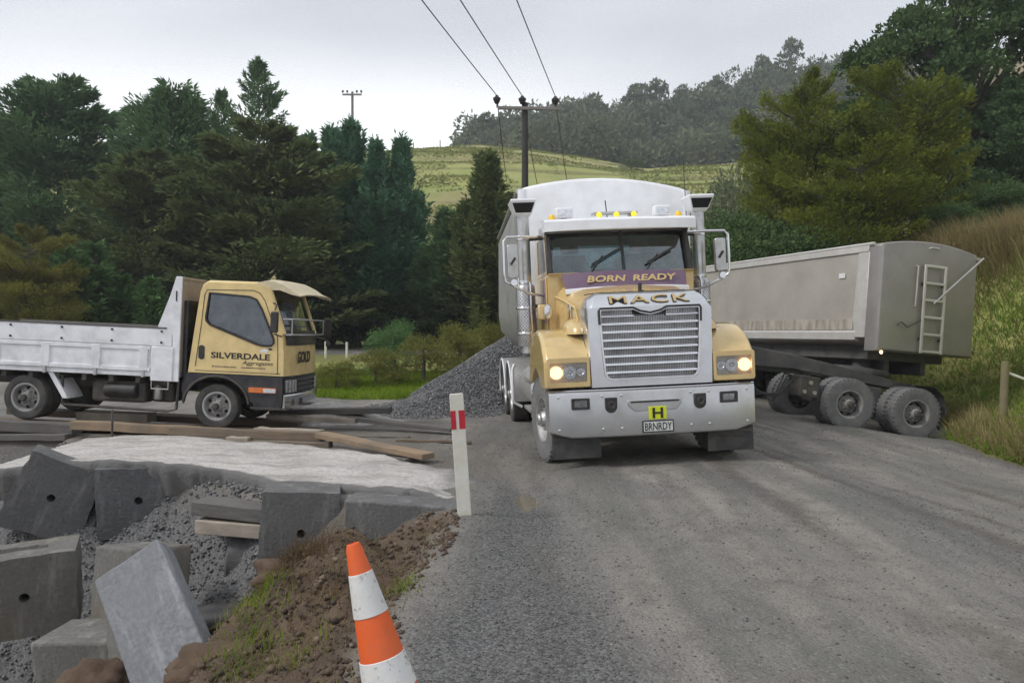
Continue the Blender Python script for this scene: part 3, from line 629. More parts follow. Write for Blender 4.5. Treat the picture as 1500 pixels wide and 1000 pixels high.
# front fenders with headlights
AXY = 1.0
def fender(sx):
    p = [(0.12, 0.985), (0.115, 1.33), (0.20, 1.42), (0.36, 1.545), (0.55, 1.635), (0.85, 1.68), (1.2, 1.63), (1.5, 1.42), (1.66, 1.12), (1.66, 1.0)]
    arc = [(AXY+0.62*math.cos(R(a)), 0.56+0.62*math.sin(R(a))) for a in range(44, 137, 8)]
    poly = p+[(AXY+0.60, 0.96)]+arc+[(AXY-0.60, 0.96)]
    mb = MB()
    n = len(poly); secs = []
    for x, inset in ((0.62, 0.0), (0.70, 0.0), (1.12, 0.01), (1.225, 0.012), (1.262, 0.045)):
        secs.append([Vector((sx*x, y+(inset if y < 0.3 and z > 0.97 else 0), z-(inset if z > 1.3 else 0))) for y, z in poly])
    mb.rings(secs, True, True, True)
    fe = pt(mb, 'fender', 'gold', smooth=28, bev=0.012)
    # headlight box
    x0, x1 = sorted((sx*0.735, sx*1.235))
    mb = MB(); mb.prism(rrect(x0, x1, 0.995, 1.335, 0.03), 0.075, 0.16, holes=[rrect(x0+0.035, x1-0.035, 1.05, 1.275, 0.02)])
    mb.build('headlight_frame', 'gold', fe, bev=0.012)
    hl = MB(); hl.box(x0+0.03, x1-0.03, 0.135, 0.15, 1.045, 1.28); ho = pt(hl, 'headlight', 'blackpaint')
    xa, xb, xc = sx*1.125, sx*0.965, sx*0.835
    
    for xq, rq in ((xb, 0.085), (xc, 0.06)): mb = MB(); mb.prism(circ(xq, 1.163, rq), 0.10, 0.13); mb.build('reflector_bowl', 'reflector', ho, bev=0.01)
    for xq, rq in ((xb, 0.032), (xc, 0.024)): mb = MB(); mb.lathe([(rq*0.9, 0.10), (rq, 0.085), (rq*0.6, 0.095), (0.003, 0.093)], 14, 'Y', (xq, 0, 1.163)); mb.build('projector', 'chrome', ho)
    mb = MB(); mb.lathe([(0.075, 0.13), (0.075, 0.11), (0.05, 0.10), (0.003, 0.096)], 20, 'Y', (xa, 0, 1.165)); lit = mb.build('indicator_lamp', 'lit', ho); lit['label'] = 'glowing amber indicator lamp'
    mb = MB(); mb.box(x0+0.04, x1-0.04, 0.088, 0.092, 1.055, 1.27); mb.build('lens', 'lens', ho)
    # blister on the fender top
    mb = MB(); c_ = Vector((sx*0.80, 0.72, 1.60))
    ring = []
    for i in range(7):
        a = PI/2*i/6; ring.append([c_+Vector((0.16*math.cos(a)*math.cos(b_), 0.42*math.cos(a)*math.sin(b_), 0.19*math.sin(a))) for b_ in np.linspace(0, 2*PI, 18, endpoint=False)])
    mb.rings(ring, True, False, True); mb.build('fender_blister', 'gold', fe, smooth=60)
fender(-1); fender(1)
# bonnet
def hsec(y, hw, zb, zt, sh=0.16):
    pts = [(-hw, zb), (-hw, zt-sh*1.5), (-hw+0.025, zt-sh*0.8), (-hw+0.09, zt-sh*0.33), (-hw+0.22, zt-sh*0.08), (-hw*0.4, zt+0.008), (0, zt+0.02)]
    pts = pts+[(-x, z) for x, z in pts[-2::-1]]
    return [Vector((x, y, z)) for x, z in pts]
mb = MB(); mb.rings([hsec(0.43, 0.735, 0.98, 2.045), hsec(0.8, 0.77, 0.98, 2.12), hsec(1.25, 0.84, 0.98, 2.215), hsec(1.62, 0.93, 0.98, 2.30)], True, True, True)
bonnet = pt(mb, 'bonnet', 'gold', smooth=50)
mb = MB()
for sx in (-1, 1):
    mb.tube([Vector((sx*(0.752+0.005), 0.55, 1.70)), Vector((sx*0.79, 0.62, 1.92)), Vector((sx*0.845, 1.0, 2.02)), Vector((sx*0.90, 1.5, 2.10))], 0.012, 6)
mb.build('crease_line', 'gold2', bonnet)
for sx in (-1, 1):
    mb = MB(); mb.lathe([(0.10, -0.01), (0.105, 0.012), (0.08, 0.02), (0.003, 0.024)], 20, 'X'); 
    e = mb.build('oval_badge', 'chrome', bonnet, loc=(sx*0.80, 0.95, 1.85), rot=(0, 0, 0 if sx > 0 else PI)); e.scale = (1, 0.75, 1.35)
    mb = MB(); mb.lathe([(0.055, 0.02), (0.055, 0.03), (0.003, 0.034)], 16, 'X'); e2 = mb.build('badge_centre', 'gold_letter', e)
# grille surround
gout = [(-0.585, 1.865), (-0.20, 1.865), (-0.12, 1.825), (0.0, 1.80), (0.12, 1.825), (0.20, 1.865), (0.585, 1.865), (0.59, 1.80), (0.575, 1.45), (0.55, 1.14), (0.53, 1.09), (0.49, 1.065), (-0.49, 1.065), (-0.53, 1.09), (-0.55, 1.14), (-0.575, 1.45), (-0.59, 1.80)]
so_ = [(-0.715, 0.975), (-0.73, 1.5), (-0.735, 1.86), (-0.70, 1.90), (0.70, 1.90), (0.735, 1.86), (0.73, 1.5), (0.715, 0.975)]
mb = MB(); mb.prism(so_, 0.085, 0.14, holes=[gout])
def ssec(y, hw, zt, r): 
    p = [(-hw, 0.975), (-hw-0.002, 1.5), (-hw-0.002, zt-r*1.2), (-hw+r*0.25, zt-r*0.4), (-hw+r, zt)]
    p = p+[(-x, z) for x, z in p[::-1]]; return [Vector((x, y, z)) for x, z in p]
mb.rings([ssec(0.090, 0.725, 1.895, 0.05), ssec(0.105, 0.73, 1.92, 0.07), ssec(0.20, 0.74, 2.035, 0.13), ssec(0.28, 0.745, 2.065, 0.15), ssec(0.45, 0.755, 2.08, 0.17)], False, False, False)
sur = pt(mb, 'grille_surround', 'hood_silver', smooth=45)
gr = MB(); gr.prism(gout, 0.15, 0.16); gro = pt(gr, 'grille', 'black')
mb = MB()
for k in range(58): 
    x = -0.575+1.15*k/57; mb.box(x-0.003, x+0.003, 0.130, 0.138, 1.075, 1.86 if abs(x) > 0.2 else 1.80)
for k in range(34):
    z = 1.075+0.77*k/33; mb.box(-0.57, 0.57, 0.132, 0.140, z-0.003, z+0.003) if z < 1.79 else (mb.box(-0.57, -0.2, 0.132, 0.140, z-0.003, z+0.003), mb.box(0.2, 0.57, 0.132, 0.140, z-0.003, z+0.003))
tag(mb.build('grille_mesh', 'steel', gro, smooth=0), kind='stuff')
for k in range(8):
    z = 1.14+0.083*k*1.13; hw = 0.545+0.035*(z-1.1)/0.75
    segs = [(-hw, hw)] if z < 1.79 else [(-hw, -0.19), (0.19, hw)]
    mb = MB()
    for a, b_ in segs: mb.prism([(0.085, z-0.012), (0.112, z-0.017), (0.13, z-0.006), (0.13, z+0.008), (0.10, z+0.012)], a, b_, 'YZ')
    mb.build('slat', 'chrome', gro, smooth=40)
mb = MB(); gi = [(x*1.0, z) for x, z in gout]; cx, cz = 0, 1.47
mb.prism([(cx+(x-cx)*1.03, cz+(z-cz)*1.035) for x, z in gout], 0.072, 0.088, holes=[[(cx+(x-cx)*0.985, cz+(z-cz)*0.985) for x, z in gout]]); mb.build('grille_frame', 'chrome', gro, bev=0.004)
mb = MB(); mb.tube([Vector((x, 0.068, z)) for x, z in [(-0.60, 1.70), (-0.605, 1.86), (-0.59, 1.885), (-0.20, 1.885), (-0.12, 1.845), (0, 1.82), (0.12, 1.845), (0.20, 1.885), (0.59, 1.885), (0.605, 1.86), (0.60, 1.70)]], 0.013, 8); mb.build('grille_edge', 'black', gro)
tilt = math.atan2(0.07, 0.13)
put_text('MACK_b', 'bonnet_letter_outline', 'letter', sur, (0.01, 0.148, 1.979), (-R(39.5), 0, 0))
put_text('MACK', 'bonnet_letters', 'gold_letter', sur, (0.01, 0.144, 1.984), (-R(39.5), 0, 0))
mb = MB(); mb.box(-0.03, 0.03, 0.42, 0.50, 2.07, 2.10); mb.box(-0.02, 0.02, 0.48, 0.53, 2.09, 2.19); pt(mb, 'bonnet_latch', 'black', bev=0.008)
# stone guard banner
gb = MB(); 
def guard(z0, y0, z1, y1, hw0, hw1, th):
    rs = []
    for z, y, hw in ((z0, y0, hw0), (z1, y1, hw1)):
        rs.append([Vector((x*hw, y+0.10*abs(x)**2.2, z-0.02*abs(x)**2)) for x in np.linspace(-1, 1, 17)])
    return rs
for dy in (0, 0.015): gb.rings([[p+Vector((0, dy, 0)) for p in r] for r in guard(2.185, 1.08, 2.40, 1.22, 0.80, 0.835, 0)], False, False, False)
ban = pt(gb, 'stone_guard', 'purple', smooth=60); ban['label'] = 'purple stone guard with gold BORN READY lettering'
mb = MB(); mb.rings([[p+Vector((0, -0.03+dy, dz)) for p in guard(2.16, 1.06, 2.2, 1.09, 0.815, 0.82, 0)[0]] for dy, dz in ((0.06, -0.045), (0.0, -0.03), (0, 0.02), (0.05, 0.035))], False, False, False)
mb.build('guard_base', 'white', ban, smooth=60)
tl = math.atan2(0.14, 0.215)
for k, x in (('BORN', -0.27), ('READY', 0.37)): put_text(k, 'banner_lettering', 'gold_letter', ban, (x, 1.142+0.10*(abs(x)/0.8)**2.2, 2.293), (-tl, 0, 0.12*x))
# cab
cab = pt(MB().prism([(1.5, 1.0), (1.45, 2.37), (1.40, 2.40), (1.62, 2.40), (2.75, 2.40), (2.78, 2.35), (2.78, 1.0)], -0.99, 0.99, 'YZ'), 'cab', 'gold', bev=0.02)
WB, WT = (1.44, 2.40), (1.63, 2.985)
mb = MB()
for sx in (-1, 1):
    mb = MB(); mb.prism([(WB[0]+0.10, 2.40), (WT[0]+0.10, WT[1]), (2.76, WT[1]), (2.78, 2.40)], sx*0.985, sx*0.965, 'YZ', holes=[[(WB[0]+0.20, 2.45), (WT[0]+0.19, 2.92), (2.52, 2.92), (2.52, 2.45)]])
    mb.build('cab_side', 'gold', cab)
mb = MB(); mb.prism([(-0.965, 2.40), (-0.965, 2.985), (0.965, 2.985), (0.965, 2.40)], 2.73, 2.76, holes=[rrect(-0.72, 0.72, 2.47, 2.88, 0.06)]); mb.build('cab_rear_wall', 'interior', cab)
mb = MB(); mb.prism(rrect(-0.72, 0.72, 2.47, 2.88, 0.06), 2.745, 2.75); pt(mb, 'rear_window', 'glass')
for sx in (-1, 1):
    mb = MB(); mb.prism([(WB[0]+0.20, 2.45), (WT[0]+0.19, 2.92), (2.52, 2.92), (2.52, 2.45)], sx*0.972, sx*0.978, 'YZ'); pt(mb, 'side_window', 'glass')
    mb = MB(); mb.bar((sx*0.955, WB[0]+0.07, 2.38), (sx*0.945, WT[0]+0.07, 3.0), 0.075, 0.10); pt(mb, 'windscreen_pillar', 'black', bev=0.015)
    mb = MB(); mb.prism([(1.56, 1.62), (1.56, 2.36), (2.5, 2.36), (2.5, 1.62)], sx*0.99, sx*1.012, 'YZ'); dr = pt(mb, 'door', 'gold', bev=0.01)
    mb = MB(); mb.prism([(1.57, 1.75), (1.57, 2.34), (1.86, 2.34), (1.90, 1.75)], sx*1.011, sx*1.016, 'YZ'); mb.build('mural', 'mural', dr)
    mb = MB(); mb.box(*sorted((sx*1.02, sx*1.05)), 2.3, 2.42, 1.92, 1.96); mb.build('handle', 'chrome', dr)
mb = MB(); wy = lambda x: 0.10*abs(x)**2.4
for off in (0, 0.006): mb.rings([[Vector((x, y+off+wy(x), z)) for x in np.linspace(-0.94, 0.94, 15)] for y, z in ((WB[0], 2.385), (WT[0], 2.99))], False, False, False)
ws = pt(mb, 'windscreen', 'glass', smooth=60)
mb = MB(); mb.bar((0.04, WB[0]-0.005, 2.385), (0.04, WT[0]-0.005, 2.99), 0.035, 0.03, (0, 1, 0)); mb.build('centre_bar', 'black', ws)
mb = MB()
mb.rings([[Vector((x, WT[0]+wy(x)-0.006-0.03*k, 2.99-0.095*k)) for x in np.linspace(-0.945, 0.945, 15)] for k in (0, 1)], False, False, False); mb.build('top_band', 'blackpaint', ws)
for x, dx in ((-0.42, 0.40), (0.33, 0.40)):
    mb = MB(); mb.tube([Vector((x, WB[0]-0.03, 2.40)), Vector((x+dx*0.45, WB[0]+0.045, 2.62))], 0.011, 6)
    mb.bar((x+0.02, WB[0]-0.005, 2.50), (x+dx*1.1, WB[0]+0.07, 2.72), 0.012, 0.03); pt(mb, 'wiper', 'black')
# interior
mb = MB(); mb.box(-0.94, 0.94, 1.60, 1.95, 2.41, 2.455); mb.build('dashboard', 'black', cab, bev=0.02)
for x in (-0.52, 0.50):
    mb = MB(); mb.box(x-0.24, x+0.24, 2.40, 2.56, 2.41, 2.72); mb.box(x-0.13, x+0.13, 2.42, 2.52, 2.74, 2.87); mb.build('seat', 'seat', cab, bev=0.04)
mb = MB(); mb.tube([Vector((0.50+0.22*math.cos(a), 2.05+0.06*math.sin(a), 2.50+0.19*math.sin(a))) for a in np.linspace(0, 2*PI, 25)], 0.014, 6); mb.build('steering_wheel', 'black', cab)
# roof and visor
mb = MB(); secs = []
for y, hw, zt in ((1.60, 0.98, 3.0), (1.75, 0.99, 3.10), (2.2, 0.99, 3.14), (2.7, 0.98, 3.10), (2.78, 0.97, 3.0)):
    secs.append([Vector((x, y, z)) for x, z in ((-hw, 2.975), (-hw, zt-0.06), (-hw+0.05, zt-0.01), (-0.4, zt+0.02), (0.4, zt+0.02), (hw-0.05, zt-0.01), (hw, zt-0.06), (hw, 2.975))])
mb.rings(secs, True, True, True); roof = pt(mb, 'roof', 'white', smooth=50)
mb = MB(); secs = []
for t in np.linspace(-1, 1, 15):
    o = 0.10*abs(t)**2.5; x = t*1.02
    secs.append([Vector((x, 1.28+o, 2.955-0.01*abs(t)**3)), Vector((x, 1.30+o, 2.945)), Vector((x, 1.63+o, 3.085)), Vector((x, 1.66+o, 3.15)), Vector((x, 1.34+o, 3.11)), Vector((x, 1.285+o, 3.075))])
mb.rings(secs, True, True, True); pt(mb, 'sun_visor', 'white', smooth=35)
for x in (-0.05,):
    mb = MB(); mb.box(-0.30, 0.32, 1.70, 1.86, 3.20, 3.235); mb.box(-0.22, -0.18, 1.74, 1.8, 3.12, 3.2); mb.box(0.2, 0.24, 1.74, 1.8, 3.12, 3.2); bb = pt(mb, 'light_bar', 'steel', bev=0.006)
    for bx in (-0.23, 0.01, 0.25):
        mb = MB(); mb.lathe([(0.036, 1.66), (0.04, 1.64), (0.026, 1.62), (0.003, 1.615)], 14, 'Y', (bx, 0, 3.185)); mb.build('amber_lamp', 'lit_beacon', bb)
for x in (-0.70, 0.66):
    mb = MB(); mb.box(x-0.12, x+0.12, 1.66, 1.80, 3.16, 3.30); mk_l = pt(mb, 'roof_lamp', 'white', bev=0.02)
    mb = MB(); mb.box(x-0.085, x+0.085, 1.65, 1.665, 3.19, 3.265); mb.build('lens', 'reflector', mk_l)
    mb = MB(); mb.box(x-0.04, x+0.04, 1.70, 1.76, 3.10, 3.17); mb.build('bracket', 'black', mk_l)
for x in (-0.88, 0.86):
    mb = MB(); mb.lathe([(0.045, 3.10), (0.05, 3.15), (0.03, 3.20), (0.003, 3.205)], 12, 'Z', (x, 1.62, 0)); pt(mb, 'marker_lamp', 'amber_lens')
mb = MB(); mb.tube([Vector((-0.06, 1.9, 3.12)), Vector((-0.08, 1.92, 3.42))], 0.008, 5); pt(mb, 'aerial', 'black')
mb = MB(); mb.tube([Vector((1.16, 2.2, 3.0)), Vector((1.15, 2.22, 4.0))], 0.006, 5); pt(mb, 'aerial', 'black')
# intake stacks, perforated guards, mirrors
for sx in (-1, 1):
    X = sx*1.24
    mb = MB(); mb.cyl((X, 1.95, 1.35), (X, 1.95, 3.26), 0.088, None, 24); st = pt(mb, 'stack', 'steel')
    mb = MB(); mb.lathe([(0.125, 1.45), (0.13, 1.47), (0.13, 2.26), (0.11, 2.29), (0.09, 2.30)], 24, 'Z', (X, 1.95, 0)); mb.build('heat_shield', 'steel', st)
    mb = MB()
    for r_ in range(30):
        for k in range(9):
            a = PI+(k-4)*PI/9+PI/2+(0.17 if r_ % 2 else 0); 
            p = Vector((X+0.131*math.cos(a), 1.95+0.131*math.sin(a), 1.5+r_*0.025)); n_ = Vector((math.cos(a), math.sin(a), 0))
            mb.cyl(p-n_*0.004, p+n_*0.002, 0.007, None, 6)
    tag(mb.build('perforations', 'hole', st, smooth=0), kind='stuff')
    for z in (1.6, 1.95, 2.32, 2.9):
        mb = MB(); mb.lathe([(0.134, z), (0.14, z+0.01), (0.14, z+0.03), (0.134, z+0.04)] if z < 2.3 else [(0.089, z), (0.094, z+0.005), (0.094, z+0.025), (0.089, z+0.03)], 24, 'Z', (X, 1.95, 0)); mb.build('clamp', 'chrome', st)
    cp = MB(); cp.rings([[Vector((X+a*w, 1.95+b_*d+oy, z)) for a, b_ in ((-1, -1), (1, -1), (1, 1), (-1, 1))] for w, d, z, oy in ((0.085, 0.085, 3.22, 0), (0.12, 0.13, 3.26, 0), (0.165, 0.20, 3.40, 0.0), (0.18, 0.21, 3.43, 0), (0.17, 0.20, 3.45, 0))], True, True, True)
    cpo = cp.build('intake_cap', 'white', st, bev=0.006)
    cp = MB(); cp.add([(X-0.105, 1.95-0.137, 3.27), (X+0.105, 1.95-0.137, 3.27), (X+0.15, 1.95-0.206, 3.395), (X-0.15, 1.95-0.206, 3.395), (X-0.105, 1.95-0.10, 3.27), (X+0.105, 1.95-0.10, 3.27), (X+0.15, 1.95-0.1, 3.395), (X-0.15, 1.95-0.1, 3.395)], [(0, 1, 2, 3), (4, 7, 6, 5), (0, 4, 5, 1), (1, 5, 6, 2), (2, 6, 7, 3), (3, 7, 4, 0)]); cp.build('intake_mouth', 'hole', st)
    for ya, za in ((1.9, 2.92), (2.0, 2.0)): mb = MB(); mb.tube([Vector((sx*0.98, ya, za)), Vector((X, 1.94, za-0.01))], 0.023, 8); mb.build('stay', 'black', st)
    # grab rail in front of the stack
    mb = MB(); mb.tube([Vector((sx*1.19, 1.80, z)) + Vector((0, d, 0)) for z, d in ((2.32, 0.1), (2.31, 0), (2.27, -0.03), (1.4, -0.03), (1.36, 0))], 0.014, 8); mb.build('grab_rail', 'chrome', st)
    # mirror
    mx = sx*1.43; mb = MB(); mb.prism(rrect(mx-0.075, mx+0.075, 2.37, 2.82, 0.03), 1.60, 1.68); mi = pt(mb, 'mirror', 'alu', bev=0.012)
    mb = MB(); mb.tube([Vector((sx*1.0, 1.75, 2.93)), Vector((sx*1.25, 1.70, 2.93)), Vector((sx*1.50, 1.64, 2.92)), Vector((sx*1.545, 1.63, 2.87)), Vector((sx*1.55, 1.62, 2.40)), Vector((sx*1.53, 1.62, 2.33)), Vector((sx*1.42, 1.63, 2.26)), Vector((sx*1.22, 1.68, 2.16)), Vector((sx*1.0, 1.75, 2.12))], 0.019, 8); mb.build('mirror_arm', 'chrome', mi)
    mb = MB(); mb.lathe([(0.045, 1.55), (0.05, 1.58), (0.045, 1.62)], 14, 'Y', (mx, 0, 2.31)); mb.build('blind_spot_mirror', 'chrome', mi)
    mb = MB(); mb.bar((mx-0.03, 1.59, 2.55), (mx+0.03, 1.59, 2.64), 0.015, 0.03); mb.build('mirror_badge', 'black', mi)
    # side marker pod beside the bonnet
    mb = MB(); mb.box(*sorted((sx*1.02, sx*1.14)), 1.42, 1.56, 1.80, 2.0); pod = pt(mb, 'side_lamp', 'gold', bev=0.02)
    mb = MB(); mb.lathe([(0.075, 0.0), (0.08, -0.04), (0.065, -0.09), (0.003, -0.11)], 16, 'Y'); e = mb.build('lamp_shell', 'chrome', pod, loc=(sx*1.02, 1.42, 1.90)); e.scale = (0.8, 1, 1.35)
# chassis, tanks, steps
mb = MB()
for sx in (-1, 1): mb.box(*sorted((sx*0.36, sx*0.46)), 0.5, 8.0, 0.72, 0.98)
for y in (0.9, 2.6, 4.2, 5.9, 7.8): mb.box(-0.36, 0.36, y, y+0.12, 0.76, 0.94)
pt(mb, 'chassis', 'chassis')
mb = MB(); mb.box(-0.62, 0.62, 0.32, 1.6, 0.52, 0.95); pt(mb, 'engine_undertray', 'chassis', bev=0.04)
mb = MB(); mb.cyl((-0.95, AXY, 0.52), (0.95, AXY, 0.52), 0.07, None, 12); pt(mb, 'front_axle', 'chassis')
for sx in (-1, 1):
    mb = MB(); mb.cyl((sx*0.93, 1.95, 0.82), (sx*0.93, 3.6, 0.82), 0.30, None, 24); tk = pt(mb, 'fuel_tank', 'alu', bev=0.03)
    mb = MB(); mb.box(*sorted((sx*1.02, sx*1.24)), 1.95, 2.75, 0.52, 0.56); mb.box(*sorted((sx*1.05, sx*1.24)), 1.95, 2.75, 0.95, 0.99); pt(mb, 'step', 'alu')
# wheels
wheel(mk, (-1.07, AXY, 0.535), 0.535, 0.30, 0.29, 'tyre_dusty', 'rim', -1, R(7))
wheel(mk, (1.07, AXY, 0.535), 0.535, 0.30, 0.29, 'tyre_dusty', 'rim', 1, R(7))
for y in (5.35, 6.7):
    for sx in (-1, 1):
        for k, xx in enumerate((1.08, 0.76)): wheel(mk, (sx*xx, y, 0.51), 0.51, 0.27, 0.29, 'tyre', 'rim', sx, 0, lugs=False)
        mb = MB(); rs = [[], []]
        for a in range(-8, 189, 14):
            rs[0].append(Vector((sx*1.24, y+0.62*math.cos(R(a)), 0.51+0.60*math.sin(R(a))))); rs[1].append(Vector((sx*0.60, y+0.62*math.cos(R(a)), 0.51+0.60*math.sin(R(a)))))
        mb.rings(rs, False, False, False); rs3 = [[p*1.0+Vector((0, 0, 0.012)) for p in r] for r in rs]; mb.rings(rs3, False, False, False)
        gd = pt(mb, 'mudguard', 'alu', smooth=50)
        mb = MB(); mb.tube([Vector((sx*1.245, y+0.62*math.cos(R(a)), 0.515+0.60*math.sin(R(a)))) for a in range(-8, 189, 14)], 0.018, 6); mb.build('guard_edge', 'white', gd)
        mb = MB(); mb.box(*sorted((sx*0.62, sx*1.23)), y+0.60, y+0.615, 0.16, 0.48); mb.build('mud_flap', 'rubber', gd)
    mb = MB(); mb.cyl((-0.9, y, 0.51), (0.9, y, 0.51), 0.10, None, 12); mb.lathe([(0.04, y-0.25), (0.24, y-0.12), (0.26, y), (0.2, y+0.15), (0.04, y+0.2)], 16, 'Y', (0, 0, 0.51)); pt(mb, 'drive_axle', 'chassis', smooth=50)
mb = MB(); mb.tube([Vector((-1.20, 4.55, 1.08)), Vector((-1.24, 4.50, 1.0)), Vector((-1.25, 4.48, 0.45)), Vector((-1.1, 4.48, 0.36))], 0.025, 8); pt(mb, 'guard_stay', 'white')
# seams and fixings
mb = MB()
for sx in (-1, 1):
    mb.tube([Vector((sx*0.742, 0.13, 0.99)), Vector((sx*0.742, 0.13, 1.34)), Vector((sx*0.748, 0.40, 1.60)), Vector((sx*0.765, 0.8, 1.69)), Vector((sx*0.80, 1.2, 1.64))], 0.006, 5)
mb.build('bonnet_seam', 'letter', bonnet)
mb = MB(); mb.tube([Vector((x, 0.452+0.002*abs(x), 2.083-0.16*max(0, abs(x)-0.55)**1.5*2)) for x in np.linspace(-0.70, 0.70, 15)], 0.006, 5); mb.build('bonnet_seam', 'letter', bonnet)
mb = MB()
for x in (-1.12, -0.62, -0.40, 0.42, 0.64, 1.12):
    yf = 0.10*abs(x/1.225)**3
    for z in (0.50, 0.88): mb.lathe([(0.016, yf+0.004), (0.016, yf-0.004), (0.008, yf-0.009), (0.002, yf-0.010)], 10, 'Y', (x, 0, z))
mb.build('bumper_bolt', 'chrome', bumper)
# tipping bin, set level on the rear of the truck
bn = part_empty('bin', mk, (0, 2.95, 0), (0, R(2.2), R(-1.0))); bn.scale = (1.05, 1, 1)
def bsec(y, zb, low, hw, top, arch, r=0.0):
    L_ = [(-low, zb), (-low-0.22, zb+0.12), (-hw+0.05, zb+0.42), (-hw, zb+0.75), (-hw, top-0.12), (-hw+0.025, top-0.03)]
    A_ = [(-hw*math.cos(t)*1.0, 0) for t in []]
    arc = [(x, top+arch*(1-(x/(hw))**2)) for x in np.linspace(-hw+0.06, hw-0.06, 13)]
    P_ = L_+arc+[(-x, z) for x, z in L_[::-1]]
    return [Vector((x, y, z)) for x, z in P_]
mb = MB(); mb.rings([bsec(0.06, 1.75, 0.55, 1.25, 3.72, 0.15), bsec(0.5, 1.55, 0.6, 1.25, 3.72, 0.15), bsec(1.3, 1.22, 0.7, 1.25, 3.70, 0.15), bsec(5.4, 1.18, 0.7, 1.25, 3.62, 0.15)], True, True, True)
mb.build('bin_shell', 'alu', bn, smooth=35)
mb = MB(); 
def hp_(y, ins): return [Vector((x, y, z)) for x, z in [(-1.15+ins, 1.80+ins), (-1.25+ins, 2.1), (-1.265+ins, 3.60), (-1.25+ins, 3.70), (-1.19+ins, 3.765-ins)]+[(x, 3.755-ins+0.175*(1-(x/1.25)**2)) for x in np.linspace(-1.10, 1.10, 13)]+[(1.19-ins, 3.765-ins), (1.25-ins, 3.70), (1.265-ins, 3.60), (1.25-ins, 2.1), (1.15-ins, 1.80+ins)]]
mb.rings([hp_(0.14, 0), hp_(0.03, 0), hp_(-0.01, 0.02), hp_(-0.03, 0.06)], True, True, True); mb.build('headboard', 'white', bn, smooth=50)
for sx in (-1, 1):
    mb = MB(); mb.rings([[Vector((sx*1.19+0.075*math.cos(a)*1.0, 0.03+0.075*math.sin(a), z)) for a in np.linspace(0, 2*PI, 14, endpoint=False)] for z in (2.0, 3.68, 3.74)], True, True, True); mb.build('corner_post', 'white', bn, smooth=50)
    mb = MB(); mb.tube([Vector((sx*1.25, 0.1, 3.73)), Vector((sx*1.25, 5.4, 3.63))], 0.04, 8); mb.build('top_rail', 'alu', bn)
mb = MB(); mb.prism([(0.1, 1.75), (0.6, 1.5), (1.3, 1.19), (1.3, 1.0), (0.1, 1.0)], -0.5, 0.5, 'YZ'); mb.build('bin_subframe', 'chassis', bn)
# ------------------------------------------------------------------ small tip truck (x forward, y away from the road camera, z up; origin under the near front wheel)
cn = thing('small_tip_truck', 'small pale gold and black tip truck with white dropside tray, parked on timbers', 'truck', (-4.57, 12.22, 0.10), (0, R(2.6), R(-1.5)))
W = 1.78
def cp_(mb, name, mat, par=cn, **k): return mb.build(name, mat, par, **k)
side = [(-0.45, 0.855), (-0.37, 1.55), (-0.30, 2.10), (-0.26, 2.20), (-0.18, 2.245), (0.62, 2.25), (0.74, 2.20), (0.985, 1.50), (1.02, 1.2), (1.03, 0.855)]
win = [(-0.16, 2.08), (0.46, 2.05), (0.57, 2.01), (0.65, 1.88), (0.855, 1.42), (0.86, 1.36), (0.82, 1.315), (0.70, 1.31), (0.60, 1.33), (-0.14, 1.60), (-0.195, 1.66), (-0.20, 1.72)]
gl = MB()
cabo = part_empty('cab', cn)
for y0, y1, nm in ((0.0, 0.035, 'near'), (W-0.035, W, 'far')):
    mb = MB(); mb.prism(side, y0, y1, 'XZ', holes=[win]); mb.build('cab_side', 'gold2', cabo, bev=0.0)
    mb = MB(); mb.prism(win, (y0+y1)/2-0.003, (y0+y1)/2+0.003, 'XZ'); cp_(mb, 'side_window', 'glass_side')
    yo = -0.004 if y0 == 0 else W+0.004; g = MB()
    g.tube([Vector((x, yo, z)) for x, z in win]+[Vector((win[0][0], yo, win[0][1])), Vector((win[1][0], yo, win[1][1]))], 0.018, 6); g.build('window_seal', 'black', cabo)
# roof, back, front
mb = MB(); mb.rings([[Vector((x, y, z)) for y, z in ((0.0, z0), (0.012, z0+0.03), (0.06, z0+0.055), (W/2, z0+0.075), (W-0.06, z0+0.055), (W-0.012, z0+0.03), (W, z0))] for x, z0 in ((-0.27, 2.17), (-0.18, 2.225), (0.6, 2.23), (0.74, 2.19))], False, False, False); mb.build('roof', 'gold2', cabo, smooth=60)
mb = MB(); mb.add([(x, y, z) for x, z in ((-0.45, 0.86), (-0.37, 1.55), (-0.30, 2.10), (-0.26, 2.2)) for y in (0.01, W-0.01)], [(0, 1, 3, 2), (2, 3, 5, 4), (4, 5, 7, 6)]); mb.build('cab_back', 'gold2', cabo, smooth=60)
def fx(y): return 0.10*(1-abs(2*y/W-1)**3.0)          # bowed front
ys = np.linspace(0, W, 19)
def front(name, levels, mat, off=0.0, y0=0, y1=W, par=cabo, **k):
    mb = MB(); yy = np.linspace(y0, y1, 17); mb.rings([[Vector((x+fx(y)+off, y, z)) for y in yy] for x, z in levels], False, False, False); return mb.build(name, mat, par, smooth=60, **k)
front('front_panel', [(0.985, 1.50), (1.02, 1.2), (1.03, 0.855)], 'gold2')
front('cowl', [(0.985, 1.56), (1.0, 1.50), (1.015, 1.38), (1.017, 1.33)], 'blackpaint', 0.006, 0.06, W-0.06)
front('windscreen', [(0.745, 2.17), (0.975, 1.53)], 'glass_front', 0.0, 0.07, W-0.07, cn)
for y in (0.035, W-0.035):
    mb = MB(); mb.tube([Vector((0.735+fx(y), y, 2.20)), Vector((0.985+fx(y), y, 1.50))], 0.045, 8); mb.build('windscreen_pillar', 'gold2', cabo)
mb = MB(); mb.box(0.70, 0.98, 0.05, W-0.05, 1.35, 1.50); mb.build('dashboard', 'interior', cabo, bev=0.04)
